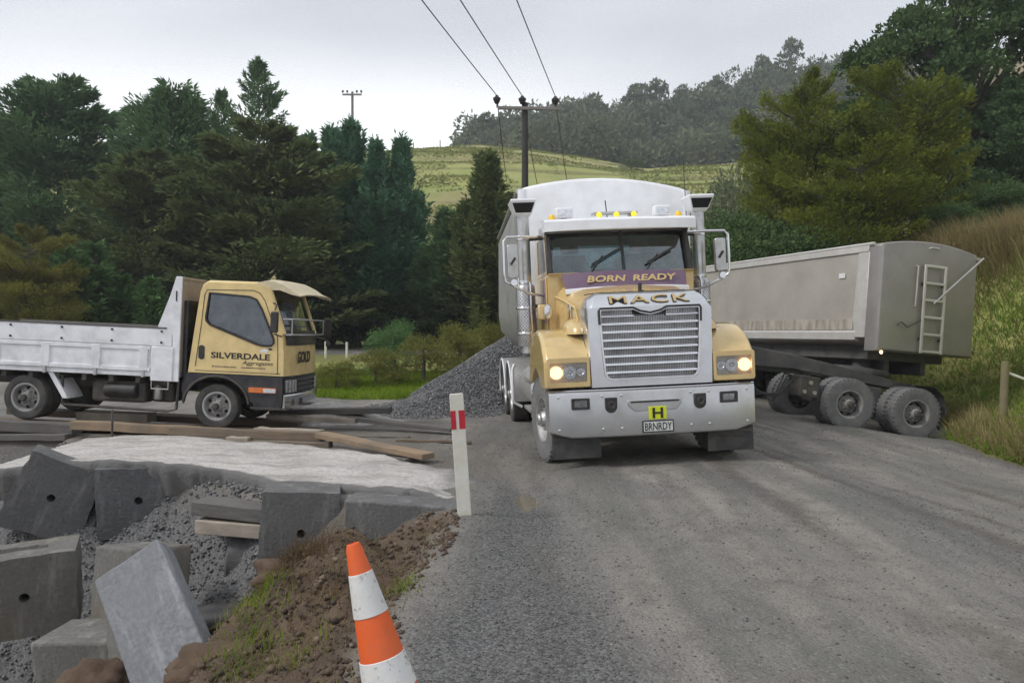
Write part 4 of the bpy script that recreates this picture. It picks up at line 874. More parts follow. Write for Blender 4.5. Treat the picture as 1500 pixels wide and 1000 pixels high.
for y in (0.45, W-0.45):
    mb = MB(); mb.box(-0.3, -0.12, y-0.24, y+0.24, 1.0, 1.72); mb.box(-0.27, -0.16, y-0.13, y+0.13, 1.75, 1.95); mb.build('seat', 'seat', cabo, bev=0.05)
mb = MB(); mb.tube([Vector((0.60+0.13*math.sin(a), 0.45+0.21*math.cos(a), 1.52+0.17*math.sin(a))) for a in np.linspace(0, 2*PI, 25)], 0.016, 6); mb.build('steering_wheel', 'seat', cabo)
# door lines, handle, lettering
mb = MB(); dl = [(-0.29, 2.13), (0.60, 2.15)]
mb.tube([Vector((x, -0.001, z)) for x, z in ((-0.34, 0.95), (-0.27, 1.6), (-0.235, 2.05), (-0.20, 2.13), (0.52, 2.15), (0.62, 2.11), (0.70, 2.0), (0.915, 1.45), (0.93, 1.2), (0.935, 0.88))], 0.006, 5); mb.build('door_gap', 'letter', cabo)
mb = MB(); mb.box(-0.34, 0.98, -0.003, 0.004, 0.885, 0.893); mb.build('body_line', 'letter', cabo)
mb = MB(); mb.prism(rrect(-0.30, -0.20, 1.06, 1.28, 0.045), -0.006, 0.01); hd = cp_(mb, 'door_handle', 'black', bev=0.01)
mb = MB(); mb.box(-0.285, -0.215, -0.022, -0.008, 1.09, 1.11); mb.build('handle_bar', 'blackpaint', hd)
put_text('SILVERDALE', 'door_lettering', 'letter', cabo, (0.355, -0.002, 1.135))
put_text('AGG', 'door_lettering', 'letter', cabo, (0.625, -0.002, 1.03))
mb = MB(); rr = random.Random(2)
for x0, x1, z in ((-0.08, 0.30, 0.955), (0.37, 0.74, 0.955)):
    x = x0
    while x < x1:
        w = 0.012+0.015*rr.random(); mb.box(x, x+w, -0.0025, 0.0, z, z+0.010+0.006*rr.random()); x += w+0.006
mb.build('fine_print', 'letter', cabo, smooth=0)
mb = MB(); mb.prism([(0.64, 1.22), (0.72, 1.27), (0.79, 1.25), (0.75, 1.20)], -0.0025, 0.0); mb.build('bird_emblem_wing', 'plate', cabo)
mb = MB(); mb.prism([(0.77, 1.27), (0.82, 1.28), (0.85, 1.25), (0.80, 1.245)], -0.003, 0.0); mb.build('bird_emblem_head', 'letter', cabo)
put_text('GOLD', 'front_lettering', 'letter', cabo, (1.032+fx(W/2), 0.72, 1.14), (0, 0, R(90)))
mb = MB(); mb.box(1.028, 1.04, 0.13, 0.15, 1.02, 1.24); mb.build('front_badge', 'letter', cabo)
# lower black body with wheel arch
lower = [(-0.48, 0.852), (1.02, 0.852), (1.03, 0.60), (1.02, 0.36), (0.60, 0.30), (0.56, 0.42)]+[(0.50*math.cos(R(a)), 0.36+0.44*math.sin(R(a))) for a in range(10, 176, 11)]+[(-0.52, 0.36), (-0.54, 0.6)]
for y0, y1 in ((0.01, 0.06), (W-0.06, W-0.01)):
    mb = MB(); mb.prism(lower, y0, y1); cp_(mb, 'lower_panel', 'blackpaint', bev=0.01)
    yo = 0.0 if y0 < 1 else W
    mb = MB(); mb.tube([Vector((0.51*math.cos(R(a)), yo, 0.36+0.45*math.sin(R(a)))) for a in range(5, 178, 9)], 0.02, 6); cp_(mb, 'arch_trim', 'chassis')
mb = MB(); mb.box(0.54, 1.0, -0.012, 0.02, 0.335, 0.37); cp_(mb, 'side_trim', 'chassis')
mb = MB(); mb.prism(rrect(0.50, 0.93, 0.585, 0.665, 0.015), -0.012, 0.012); ind = cp_(mb, 'side_indicator', 'orange_lens', bev=0.006)
mb = MB(); mb.box(0.735, 0.92, -0.016, -0.010, 0.595, 0.655); mb.build('clear_section', 'reflector', ind)
front('grille', [(1.03, 0.852), (1.035, 0.58)], 'blackpaint', -0.005, 0.0, W, cn)
for k in range(3): front('grille_bar', [(1.035, 0.80-k*0.075), (1.05, 0.785-k*0.075), (1.035, 0.77-k*0.075)], 'chassis', 0.004, 0.42, W-0.42, cn)
for y0, y1 in ((0.02, 0.40), (W-0.40, W-0.02)):
    mb = MB(); yy = np.linspace(y0, y1, 6); rs = [[Vector((1.03+fx(y)+o, y, z)) for y in yy] for o, z in ((-0.05, 0.80), (0.012, 0.795), (0.016, 0.60), (-0.05, 0.59))]; mb.rings(rs, False, False, False); hl_ = cp_(mb, 'headlight', 'reflector', smooth=40)
    mb = MB()
    for y in np.linspace(y0+0.05, y1-0.05, 4): mb.bar((1.03+fx(y)+0.02, y, 0.605), (1.03+fx(y)+0.018, y, 0.79), 0.006, 0.01, (0, 1, 0))
    mb.build('lens_rib', 'steel', hl_, smooth=0)
front('bumper', [(0.98, 0.575), (1.05, 0.57), (1.065, 0.55), (1.065, 0.36), (1.05, 0.33), (0.98, 0.325)], 'chrome', 0.01, -0.01, W+0.01, cn)
mb = MB(); mb.box(0.60, 1.07, 0.0, 0.03, 0.335, 0.57) ; mb = MB()
for y in (0.18, 0.45): mb.box(1.07+fx(y), 1.09+fx(y), y, y+0.13, 0.40, 0.50)
cp_(mb, 'bumper_slot', 'chassis', bev=0.01)
# visor over the windscreen
mb = MB(); vp = [(0.50, 2.27), (0.60, 2.315), (0.72, 2.345), (0.85, 2.33), (1.0, 2.265), (1.14, 2.175), (1.26, 2.135), (1.25, 2.118), (1.10, 2.145), (0.92, 2.205), (0.80, 2.20), (0.70, 2.21), (0.55, 2.24)]
mb.rings([[Vector((x+fx(y)*0.8*min(1, max(0, (x-0.5)/0.3)), y, z-0.035*abs(2*y/W-1)**5)) for x, z in vp] for y in np.linspace(0.005, W-0.005, 13)], True, True, True)
cp_(mb, 'sun_visor', 'visor', smooth=60)
# mirrors and front frame
mb = MB(); mb.prism(rrect(0.86, 0.98, 1.52, 1.84, 0.03), -0.22, -0.16); mr_ = cp_(mb, 'mirror', 'black', bev=0.02)
mb = MB(); mb.tube([Vector((0.92, -0.18, 1.86)), Vector((0.90, -0.05, 1.95)), Vector((0.80, 0.02, 1.98))], 0.012, 6); mb.tube([Vector((0.92, -0.18, 1.5)), Vector((0.98, 0.02, 1.46))], 0.012, 6); mb.build('mirror_arm', 'chassis', mr_)
mb = MB(); mb.prism(rrect(1.10, 1.22, 1.42, 1.78, 0.03), W+0.22, W+0.28); mr_ = cp_(mb, 'mirror', 'black', bev=0.02)
mb = MB(); mb.tube([Vector((1.02, W, 1.45)), Vector((1.16, W+0.22, 1.40))], 0.014, 6); mb.lathe([(0.05, 0), (0.055, 0.03), (0.02, 0.07)], 12, 'X', (1.14, W+0.26, 1.33)); mb.build('mirror_arm', 'chassis', mr_)
mb = MB(); fr_ = [(0.98, 0.02, 1.73), (1.12, 0.05, 1.735), (1.18, 0.4, 1.735), (1.21, W/2, 1.735), (1.18, W-0.3, 1.735), (1.14, W, 1.735)]
for dz in (0, -0.24): mb.tube([Vector((x, y, z+dz)) for x, y, z in fr_], 0.013, 6)
for k in (1, 5): mb.tube([Vector(fr_[k]), Vector((fr_[k][0], fr_[k][1], 1.495))], 0.012, 6)
cp_(mb, 'front_frame', 'steel')
# wheels
wheel(cn, (0.0, 0.13, 0.345), 0.345, 0.20, 0.215, 'tyre', 'rim_white', 1, PI, 'Y', 6, 0.05, 6, False)
wheel(cn, (0.0, W-0.13, 0.345), 0.345, 0.20, 0.215, 'tyre', 'rim_white', 1, 0, 'Y', 6, 0.05, 6, False)
for y, f in ((0.10, PI), (0.33, PI), (W-0.10, 0), (W-0.33, 0)): wheel(cn, (-2.98, y, 0.345), 0.345, 0.20, 0.215, 'tyre', 'rim_dusty', 1, f, 'Y', 6, 0.05, 6, False)
mb = MB()
for x in (0.0, -2.98): mb.cyl((x, 0.15, 0.345), (x, W-0.15, 0.345), 0.06, None, 10)
for y in (0.48, W-0.55): mb.box(-4.0, 0.9, y, y+0.07, 0.52, 0.66)
mb.box(-2.9, -2.7, 0.4, W-0.4, 0.25, 0.45)
cp_(mb, 'chassis', 'chassis')
mb = MB(); mb.box(-2.0, -1.15, 0.10, 0.45, 0.33, 0.66); cp_(mb, 'fuel_tank', 'chassis', bev=0.05)
mb = MB(); mb.cyl((-1.75, 0.07, 0.52), (-1.25, 0.07, 0.52), 0.11, None, 16); cp_(mb, 'air_tank', 'black', bev=0.02)
mb = MB(); mb.tube([Vector((x, 0.03, z)) for x, z in ((-2.42, 0.72), (-2.40, 0.30), (-2.38, 0.265), (-0.75, 0.235), (-0.62, 0.27), (-0.60, 0.70))], 0.022, 6); cp_(mb, 'side_guard', 'chassis')
mb = MB(); mb.box(-1.1, -0.75, 0.2, 0.7, 0.35, 0.7); cp_(mb, 'gearbox_cover', 'chassis', bev=0.04)
mb = MB(); mb.lathe([(0.05, 0.40), (0.06, 0.42), (0.06, 0.58), (0.03, 0.62)], 12, 'Z', (-0.95, 0.12, 0)); cp_(mb, 'filter', 'alu')
mb = MB(); mb.box(-0.56, -0.5, 0.05, W-0.05, 0.55, 1.95); cp_(mb, 'cab_rear_frame', 'blackpaint')
mb = MB(); mb.bar((-2.66, -0.02, 0.76), (-2.33, -0.02, 0.42), 0.5, 0.03, (0, 0, 1)); 
mb = MB(); mb.prism([(-2.64, 0.78), (-2.56, 0.78), (-2.33, 0.43), (-2.30, 0.36), (-2.38, 0.36)], -0.02, 0.42); cp_(mb, 'mudguard', 'traywhite', bev=0.008)
# tray
TW0, TW1 = -0.06, W+0.10
tr = part_empty('tray', cn)
mb = MB(); mb.box(-4.3, -0.60, TW0+0.02, TW1-0.02, 0.76, 0.84); mb.build('tray_floor', 'traywhite', tr, bev=0.01)
mb = MB()
for k in range(9): mb.box(-4.2+k*0.42, -4.13+k*0.42, TW0+0.06, TW1-0.06, 0.66, 0.76)
mb.build('cross_bearer', 'chassis', tr)
for y0, y1 in ((TW0, TW0+0.05), (TW1-0.05, TW1)):
    sg = -1 if y0 < 1 else 1; yo = y0 if sg < 0 else y1
    mb = MB(); mb.prism([(-4.3, 1.235), (-4.3, 1.50), (-0.76, 1.50), (-0.69, 1.42), (-0.69, 1.235)], y0, y1); up = mb.build('upper_board', 'traywhite', tr, bev=0.008)
    mb = MB(); mb.box(-4.3, -0.78, y0-0.005, y1+0.005, 1.50, 1.525); mb.build('top_timber', 'wood_grey', up)
    mb = MB()
    for x in (-0.85, -1.62, -2.40, -3.2):
        for z in (1.46, 1.29): mb.cyl((x, yo, z), (x, yo+sg*0.012, z), 0.018, None, 8)
    mb.build('bolt', 'black', up)
    mb = MB(); mb.box(-4.3, -1.02, y0+0.018, y1-0.018, 0.84, 1.235); lo_ = mb.build('drop_side', 'traywhite', tr)
    mb = MB(); mb.box(-4.3, -1.02, y0, y1, 1.165, 1.225); mb.box(-4.3, -1.02, y0, y1, 0.84, 0.90)
    mb.build('side_rail', 'traywhite', lo_, bev=0.006)
    for x in (-1.12, -1.86, -2.65, -3.45):
        mb = MB(); mb.box(x-0.065, x+0.065, y0-0.004, y1+0.004, 0.845, 1.22); mb.build('side_post', 'traywhite', lo_, bev=0.008)
        mb = MB(); mb.box(x-0.02, x+0.02, y0-0.02, y1+0.02, 0.75, 0.86); mb.build('hinge', 'alu', lo_)
    mb = MB(); mb.box(-1.0, -0.66, y0-0.012, y1+0.012, 0.70, 1.225); mb.build('corner_box', 'traywhite', tr, bev=0.01)
    mb = MB(); mb.prism([(-0.57, 0.70), (-0.57, 2.31), (-0.66, 2.31), (-0.75, 2.0), (-0.92, 1.53), (-0.69, 1.42), (-0.66, 0.70)], y0+0.005, y1-0.01); sp_ = mb.build('headboard_side', 'traywhite', tr, bev=0.006)
    mb = MB(); mb.prism(rrect(-0.655, -0.635, 1.93, 2.09, 0.008), yo-0.002*1 if sg < 0 else yo-0.01, yo+0.008 if sg < 0 else yo+0.002); mb.build('slot', 'black', sp_)
mb = MB(); mb.box(-0.62, -0.57, TW0+0.05, TW1-0.05, 0.84, 2.29); hb_ = mb.build('headboard', 'tan', tr)
mb = MB(); mb.box(-0.66, -0.55, TW0+0.05, TW1-0.05, 2.27, 2.31); mb.build('headboard_rail', 'tan', hb_)
mb = MB(); mb.tube([Vector((-0.98, TW0, 0.7)), Vector((-0.98, TW0, 0.58)), Vector((-0.72, TW0, 0.58)), Vector((-0.72, TW0, 0.70))], 0.012, 6); mb.build('step_loop', 'alu', tr)
# ------------------------------------------------------------------ tipping trailer (x across, y to the rear, z up)
TZ = -0.38
tl_ = thing('tipping_trailer', 'dusty aluminium tipping trailer with ladder on its end, jack-knifed beside the grass bank', 'trailer', (8.05, 15.68, TZ), (0, R(4.3), R(18)))
def tp(mb, name, mat, par=tl_, **k): return mb.build(name, mat, par, **k)
HWT, ZB, ZT, LT = 1.225, 1.52, 3.60, 8.6
def arc_top(x, a=0.15): return ZT+a*(1-(x/HWT)**2)
tb = part_empty('bin', tl_)
# end sheet with arched top and rounded corners
def esec(y, ins): 
    return [Vector((x, y, z)) for x, z in [(-HWT+ins, ZB+ins*0.5), (-HWT+ins, ZT-0.05)]+[(x, arc_top(x)-ins*0.3) for x in np.linspace(-HWT+0.03+ins, HWT-0.03-ins, 15)]+[(HWT-ins, ZT-0.05), (HWT-ins, ZB+ins*0.5)]]
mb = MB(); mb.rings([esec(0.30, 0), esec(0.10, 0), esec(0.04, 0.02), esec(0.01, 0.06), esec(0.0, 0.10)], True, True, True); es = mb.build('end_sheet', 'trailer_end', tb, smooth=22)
mb = MB(); mb.rings([[Vector((x, 0.30+0.0, z)) for x, z in [(-0.8, ZB+0.02), (-HWT+0.01, ZB+0.40), (-HWT+0.01, ZT-0.03)]+[(x, arc_top(x)-0.03) for x in np.linspace(-HWT+0.06, HWT-0.06, 11)]+[(HWT-0.01, ZT-0.03), (HWT-0.01, ZB+0.40), (0.8, ZB+0.02)]],
    [Vector((x, LT, z)) for x, z in [(-0.8, ZB+0.02), (-HWT+0.01, ZB+0.40), (-HWT+0.01, ZT-0.03)]+[(x, arc_top(x)-0.03) for x in np.linspace(-HWT+0.06, HWT-0.06, 11)]+[(HWT-0.01, ZT-0.03), (HWT-0.01, ZB+0.40), (0.8, ZB+0.02)]]], True, True, True)
mb.build('bin_shell', 'trailer_skin', tb, smooth=30)
for sx in (-1, 1):
    mb = MB(); mb.box(*sorted((sx*(HWT-0.02), sx*(HWT+0.025))), 0.32, LT, ZT-0.14, ZT+0.0); mb.build('top_rail', 'trailer_rail', tb, bev=0.012)
    mb = MB(); mb.prism([(0.30, ZB+0.25), (0.30, ZT-0.14), (0.60, ZT-0.14), (0.66, ZB+0.62), (0.56, ZB+0.25)], *sorted((sx*(HWT-0.02), sx*(HWT+0.016))), 'YZ'); mb.build('corner_panel', 'trailer_rail', tb, bev=0.012)
    mb = MB(); mb.rings([[Vector((sx*x, y, z)) for x, z in ((HWT-0.01, ZB+0.40), (HWT+0.03, ZB+0.36), (HWT+0.03, ZB+0.20), (HWT-0.10, ZB+0.16), (HWT-0.10, ZB+0.38))] for y in (0.55, LT)], True, True, True); mb.build('bottom_rail', 'trailer_rail', tb, bev=0.008)
    mb = MB(); mb.box(*sorted((sx*(HWT-0.02), sx*(HWT+0.008))), 0.65, LT, ZB+0.40, ZB+0.62); mb.build('skirt_sheet', 'trailer_stain', tb)
    mb = MB(); mb.box(*sorted((sx*(HWT+0.002), sx*(HWT+0.014))), 0.95, 1.13, ZT-0.62, ZT-0.52); mb.build('sticker', 'plate', tb)
    mb = MB(); mb.tube([Vector((sx*HWT, 0.2, ZT+0.01)), Vector((sx*HWT, LT, ZT+0.01))], 0.035, 8); mb.build('tarp_roll', 'trailer_rail', tb)
# ladder
ld = part_empty('ladder', tl_)
for x in (-0.20, 0.30):
    mb = MB(); mb.box(x-0.028, x+0.028, -0.09, -0.06, ZB+0.02, ZT-0.32); mb.build('ladder_rail', 'trailer_rail', ld, bev=0.006)
for k in range(6):
    z = ZB+0.06+k*(ZT-0.40-ZB)/5; mb = MB(); mb.box(-0.175, 0.275, -0.088, -0.062, z-0.025, z+0.025); mb.build('rung', 'trailer_rail', ld, bev=0.006)
mb = MB()
for x in (-0.20, 0.30):
    for z in (ZB+0.3, ZT-0.7): mb.box(x-0.02, x+0.02, -0.065, 0.02, z-0.03, z+0.03)
mb.build('ladder_bracket', 'black', ld)
mb = MB(); mb.tube([Vector((-0.36, 0.02, ZT-0.35)), Vector((-0.36, -0.05, ZT-0.36)), Vector((-0.38, -0.05, ZT-1.15)), Vector((-0.38, 0.02, ZT-1.16))], 0.014, 6); tp(mb, 'grab_rail', 'trailer_rail')
mb = MB(); mb.tube([Vector((0.02, -0.10, ZB+1.0)), Vector((0.45, -0.11, ZB+1.38)), Vector((1.20, -0.12, ZT-0.06))], 0.017, 8); tp(mb, 'tarp_crank', 'steel')
mb = MB(); mb.tube([Vector((-0.80, -0.06, ZB+0.52)), Vector((-0.70, -0.06, ZB+0.60)), Vector((-0.55, -0.06, ZB+0.50)), Vector((-0.20, -0.06, ZB+0.68))], 0.012, 6); tp(mb, 'tarp_rope', 'black')
mb = MB(); mb.tube([Vector((-0.08, 0.0, arc_top(0)-0.14)), Vector((-0.05, -0.04, arc_top(0)-0.12)), Vector((0.14, -0.04, arc_top(0)-0.12)), Vector((0.17, 0.0, arc_top(0)-0.14))], 0.012, 6); tp(mb, 'grab_handle', 'trailer_rail')
mb = MB(); mb.box(HWT-0.10, HWT+0.03, -0.02, 0.05, ZT-0.10, ZT-0.04); tp(mb, 'crank_bracket', 'steel')
mb = MB(); mb.lathe([(0.03, 0.0), (0.035, -0.02), (0.003, -0.03)], 12, 'Y', (-HWT+0.15, 0.02, ZB-0.02)); tp(mb, 'marker_lamp', 'lit')
# chassis
mb = MB(); mb.box(-0.95, 0.95, 0.5, LT, ZB-0.16, ZB+0.10); 
for sx in (-1, 1): mb.box(*sorted((sx*0.40, sx*0.52)), 0.5, LT, ZB-0.42, ZB-0.16)
tp(mb, 'chassis', 'dolly')
for y in (6.2, 7.5):
    for sx in (-1, 1):
        for xx in (1.07, 0.76): wheel(tl_, (sx*xx, y, 0.50), 0.50, 0.27, 0.27, 'tyre_dusty', 'rim_dusty', sx, 0, lugs=False)
    mb = MB(); mb.cyl((-0.9, y, 0.5), (0.9, y, 0.5), 0.08, None, 10); mb.box(-0.5, -0.42, y-0.3, y+0.3, 0.55, 1.1); mb.box(0.42, 0.5, y-0.3, y+0.3, 0.55, 1.1); tp(mb, 'axle', 'dolly')
# dolly, turned under the bin; x along its drawbar, y away
bpy.context.view_layer.update()
inv = tl_.matrix_world.inverted()
dol = bpy.data.objects.new('dolly', None); col.objects.link(dol); dol.parent = tl_
W1 = Vector((6.38, 15.17, 0.215)); ddir = Vector((1.37, 0.15, -0.20)).normalized()
yv = Vector((-0.109, 0.994, 0.0)); yv = (yv-ddir*yv.dot(ddir)).normalized(); zv = ddir.cross(yv)
mw = Matrix((ddir, yv, zv)).transposed().to_4x4(); mw.translation = W1
dol.matrix_local = inv @ mw
def dp(mb, name, mat, **k): return mb.build(name, mat, dol, **k)
def dwheel(x, y, f): 
    w = wheel(dol, (x, y, 0), 0.49, 0.27, 0.265, 'tyre_dusty', 'rim_dusty', 1, f, 'Y', 8, 0.11, 10, True)
for x in (0.0, 1.36):
    dwheel(x, 0.0, PI); dwheel(x, 0.33, PI); dwheel(x, 2.02, 0); dwheel(x, 2.35, 0)
mb = MB()
for x in (0.0, 1.36): mb.cyl((x, 0.1, 0), (x, 2.25, 0), 0.08, None, 10)
dp(mb, 'axle', 'dolly')
mb = MB()
for y in (0.62, 1.72): mb.prism([(-2.9, 0.86), (-2.0, 0.86), (-0.9, 0.80), (0.7, 0.66), (1.8, 0.50), (1.85, 0.40), (0.8, 0.44), (-0.9, 0.52), (-2.0, 0.46), (-2.9, 0.46)], y-0.06, y+0.06)
for x in (-1.9, -0.6, 0.68, 1.7): mb.box(x-0.06, x+0.06, 0.62, 1.72, 0.46, 0.56)
dp(mb, 'dolly_frame', 'dolly', bev=0.015)
mb = MB(); mb.lathe([(0.55, 0.62), (0.58, 0.66), (0.58, 0.72), (0.5, 0.76), (0.18, 0.78), (0.16, 1.05)], 28, 'Z', (0.85, 1.17, 0)); dp(mb, 'turntable', 'dolly')
mb = MB(); mb.prism([(0.47, 0.40), (0.94, 0.40), (0.90, 0.05), (0.82, -0.06), (0.60, -0.06), (0.52, 0.05)], 0.45, 0.62); dp(mb, 'spring_hanger', 'dolly', bev=0.015)
mb = MB(); mb.box(-0.95, -0.55, 0.05, 0.45, 0.02, 0.42); vb = dp(mb, 'valve_box', 'chassis', bev=0.02)
mb = MB()
for x, z in ((-0.85, 0.12), (-0.65, 0.12), (-0.75, 0.3)): mb.cyl((x, 0.05, z), (x, 0.02, z), 0.04, None, 12)
mb.build('valve', 'steel', vb)
mb = MB(); mb.bar((-0.6, 0.75, 0.50), (-4.2, 1.12, 0.36), 0.10, 0.12); mb.bar((-0.6, 1.60, 0.50), (-4.2, 1.18, 0.36), 0.10, 0.12); mb.tube([(-4.2+0.09*math.cos(a)-0.08, 1.15+0.09*math.sin(a), 0.36) for a in np.linspace(0, 2*PI, 17)], 0.03, 8); dp(mb, 'drawbar', 'dolly')
mb = MB()
for k in range(4):
    y = 0.45+k*0.10
    mb.tube([Vector((-0.6, y, 0.35)), Vector((-1.0, y-0.1, 0.28+0.05*k)), Vector((-1.2, y-0.15, 0.02-0.06*k)), Vector((-1.6, y, -0.06+0.05*k)), Vector((-2.3, y+0.15, 0.18)), Vector((-3.4, y+0.3, 0.34+0.05*k))], 0.018, 6)
dp(mb, 'air_hose', 'black')
mb = MB(); mb.box(1.88, 1.91, -0.10, 0.45, -0.25, 0.22); mf = dp(mb, 'mud_flap', 'rubber')
mb = MB(); rs = [[Vector((1.36+0.60*math.cos(R(a)), y, 0.60*math.sin(R(a)))) for a in range(5, 70, 10)] for y in (-0.14, 0.47)]; mb.rings(rs, False, False, False); mb.rings([[p+Vector((0.01, 0, 0.01)) for p in r] for r in rs], False, False, False); dp(mb, 'mudguard', 'dolly', smooth=50)
# ------------------------------------------------------------------ concrete blocks
def block(label, c, size, rot, mat='conc', hole=True, bev=0.018, seed=0, chip=0.03, name='concrete_block'):
    w, h, d = size; r = random.Random(seed)
    hw, hh = w/2, h/2
    n = 9
    def edge(a, b_): return [(a[0]+(b_[0]-a[0])*k/n+r.uniform(-1, 1)*chip*0.25, a[1]+(b_[1]-a[1])*k/n+r.uniform(-1, 1)*chip*0.25) for k in range(n)]
    cs = [(sx*hw+r.uniform(-1, 1)*chip, sz*hh+r.uniform(-1, 1)*chip) for sx, sz in ((-1, -1), (1, -1), (1, 1), (-1, 1))]
    out = sum([edge(cs[k], cs[(k+1) % 4]) for k in range(4)], [])
    mb = MB(); hl = circ(r.uniform(-0.02, 0.02), r.uniform(-0.02, 0.02), 0.042, 14) if hole else None
    mb.prism(out, 0, d, 'XZ', holes=[hl] if hole else None)
    o = mb.build(name, mat, None, bev=bev, seg=3, loc=c, rot=rot, smooth=40)
    tag(o, label, 'block', 'broken concrete blocks of the headwall')
    if hole:
        k = MB(); k.prism([(x*1.02, z*1.02) for x, z in hl], 0.16, 0.2, 'XZ'); k.build('hole_end', 'hole', o)
    return o
block('square concrete block with centre hole, facing the road beside the orange cone', at(438, 783, 7.42), (0.71, 0.76, 0.5), (0, R(2), R(12)), 'conc', True, 0.02, 1)
block('long smooth dark concrete block ending at the white marker post', at(581, 789, 7.22), (1.05, 0.62, 0.4), (0, R(5), R(-3)), 'conc', False, 0.02, 2)
block('rough pebbly concrete block with centre hole under the slab edge', at(199, 737, 8.40), (0.74, 0.73, 0.4), (0, R(-1), R(19)), 'conc_rough', True, 0.02, 3)
block('tipped concrete block with centre hole, rotated under the rounded slab end', at(76, 730, 8.30), (0.80, 0.76, 0.32), (R(4), R(22), R(22)), 'conc', True, 0.02, 4, 0.05)
block('brown stained concrete block with centre hole in the lower row', at(30, 880, 6.85), (0.80, 0.72, 0.5), (R(3), R(-1), R(24)), 'conc_brown', True, 0.05, 5)
block('brown stained plain concrete block wedged behind the leaning slab', at(158, 868, 6.7), (0.52, 0.72, 0.62), (R(-10), R(-4), R(-28)), 'conc_brown', False, 0.03, 6)
block('low mossy concrete block at the dark foot of the lower row', at(110, 1000, 6.1), (0.72, 0.62, 0.5), (R(2), R(-5), R(-8)), 'conc_brown', False, 0.03, 7)
block('flat blue grey concrete slab leaning over the ditch', at(217, 908, 5.15), (0.50, 0.98, 0.2), (R(-38), R(-33), R(14)), 'conc_blue', False, 0.014, 8, 0.015, 'leaning_slab')
block('dark broken slab edge propped under the leaning grey slab', at(175, 950, 5.75), (0.30, 0.75, 0.25), (R(-25), R(-27), R(-12)), 'conc_brown', False, 0.015, 9)
block('small grey footing block under the square holed block', at(394, 853, 7.3), (0.16, 0.22, 0.3), (0, R(3), R(5)), 'conc_brown', False, 0.015, 10)
block('thin smooth grey side strip of the rough pebbly concrete block', at(257, 715, 8.5), (0.10, 0.45, 0.3), (0, R(4), R(6)), 'conc_blue', False, 0.01, 11)  # separate piece for the rough block's smooth side face
block('flat broken concrete cap lying on the lower left row', at(18, 812, 7.0), (0.55, 0.10, 0.42), (R(-8), R(-4), R(22)), 'conc_brown', False, 0.03, 12)
# formwork boards under the slab edge
for (a, b_, D, w, h, lb, mt) in (((290, 740), (392, 752), 7.75, 0.3, 0.13, 'upper grey formwork board sticking out beside the holed block', 'wood_grey'), ((296, 767), (390, 775), 7.72, 0.3, 0.13, 'lower grey formwork board above the concrete pipe', 'wood_pale')):
    mb = MB(); mb.bar(at(*a, D), at(*b_, D-0.1), w, h); tag(mb.build('formwork_board', mt, None, bev=0.008), lb, 'board', 'formwork boards')
mb = MB(); p0, p1 = at(352, 815, 7.75), at(400, 828, 7.85); mb.lathe([(0.21, 0.0), (0.235, 0.02), (0.235, 0.8), (0.2, 0.82)], 28, 'X'); mb.lathe([(0.19, 0.0), (0.19, 0.5)], 28, 'X', caps=False)
tag(mb.build('concrete_pipe', 'conc_pipe', None, loc=at(334, 818, 7.75), rot=(0, R(6), R(8))), 'short grey concrete pipe end below the formwork boards', 'pipe')
mb = MB(); rs = []
for k in range(13):
    a = k/12; rs.append([Vector((-0.24+0.55*a, 0.17*math.cos(t), 0.13+0.13*math.sin(t)*(1+0.07*(k % 2)))) for t in np.linspace(0, 2*PI, 18, endpoint=False)])
mb.rings(rs, True, True, True); tag(mb.build('drain_pipe', 'plastic_black', None, loc=at(328, 932, 6.55), rot=(0, R(-5), R(6))), 'black ribbed plastic drain pipe at the foot of the rubble', 'pipe')
# ------------------------------------------------------------------ pale slab
front_e = [(-6.1, 8.35), (-5.2, 8.42), (-4.4, 8.46), (-3.7, 8.46), (-2.95, 8.36), (-2.35, 8.02), (-1.6, 7.85), (-0.95, 7.62), (-0.45, 7.35)]
back_e = [(-6.75, 11.9), (-5.7, 11.75), (-4.4, 11.2), (-3.3, 10.6), (-2.3, 10.0), (-1.6, 9.6), (-1.0, 9.1), (-0.6, 8.8), (-0.25, 8.5)]
ts = np.linspace(0, 8, 150); fe = np.array(front_e); be = np.array(back_e)
fxx, fyy = np.interp(ts, range(9), fe[:, 0]), np.interp(ts, range(9), fe[:, 1]); bxx, byy = np.interp(ts, range(9), be[:, 0]), np.interp(ts, range(9), be[:, 1])
fyy = fyy+0.10*fbm(ts, ts*0, 2.2, 4, 81)+0.07*fbm(ts, ts*0, 9, 3, 82); us = np.linspace(0, 1, 70)
GXs = fxx[:, None]+(bxx-fxx)[:, None]*us; GYs = fyy[:, None]+(byy-fyy)[:, None]*us
GZs = np.interp(ts, [0, 0.4, 1, 2, 3.2, 4.5, 7, 8], [-0.10, 0.12, 0.19, 0.215, 0.20, 0.11, 0.05, -0.05])[:, None]-0.10*us[None, :]*sst(4.5, 3, ts)[:, None]+0.045*fbm(GXs, GYs, 0.9, 4, 83)+0.02*fbm(GXs, GYs, 5, 4, 84)+0.03*fbm(GXs*0.35, GYs*1.4, 3, 4, 86)
GZs = GZs-0.22*sst(0.4, 0.0, ts)[:, None]
skirt = [(GXs[:, 0], GYs[:, 0]-0.02, GZs[:, 0]-0.03), (GXs[:, 0], GYs[:, 0]-0.03+0.06*fbm(GXs[:, 0], GXs[:, 0], 8, 3, 85), GZs[:, 0]-0.10), (GXs[:, 0], GYs[:, 0]+0.05, GZs[:, 0]-0.35)]
X = np.column_stack([s[0] for s in skirt[::-1]]+[GXs, GXs[:, -1]]); Y = np.column_stack([s[1] for s in skirt[::-1]]+[GYs, GYs[:, -1]+0.02]); Z = np.column_stack([s[2] for s in skirt[::-1]]+[GZs, GZs[:, -1]-0.3])
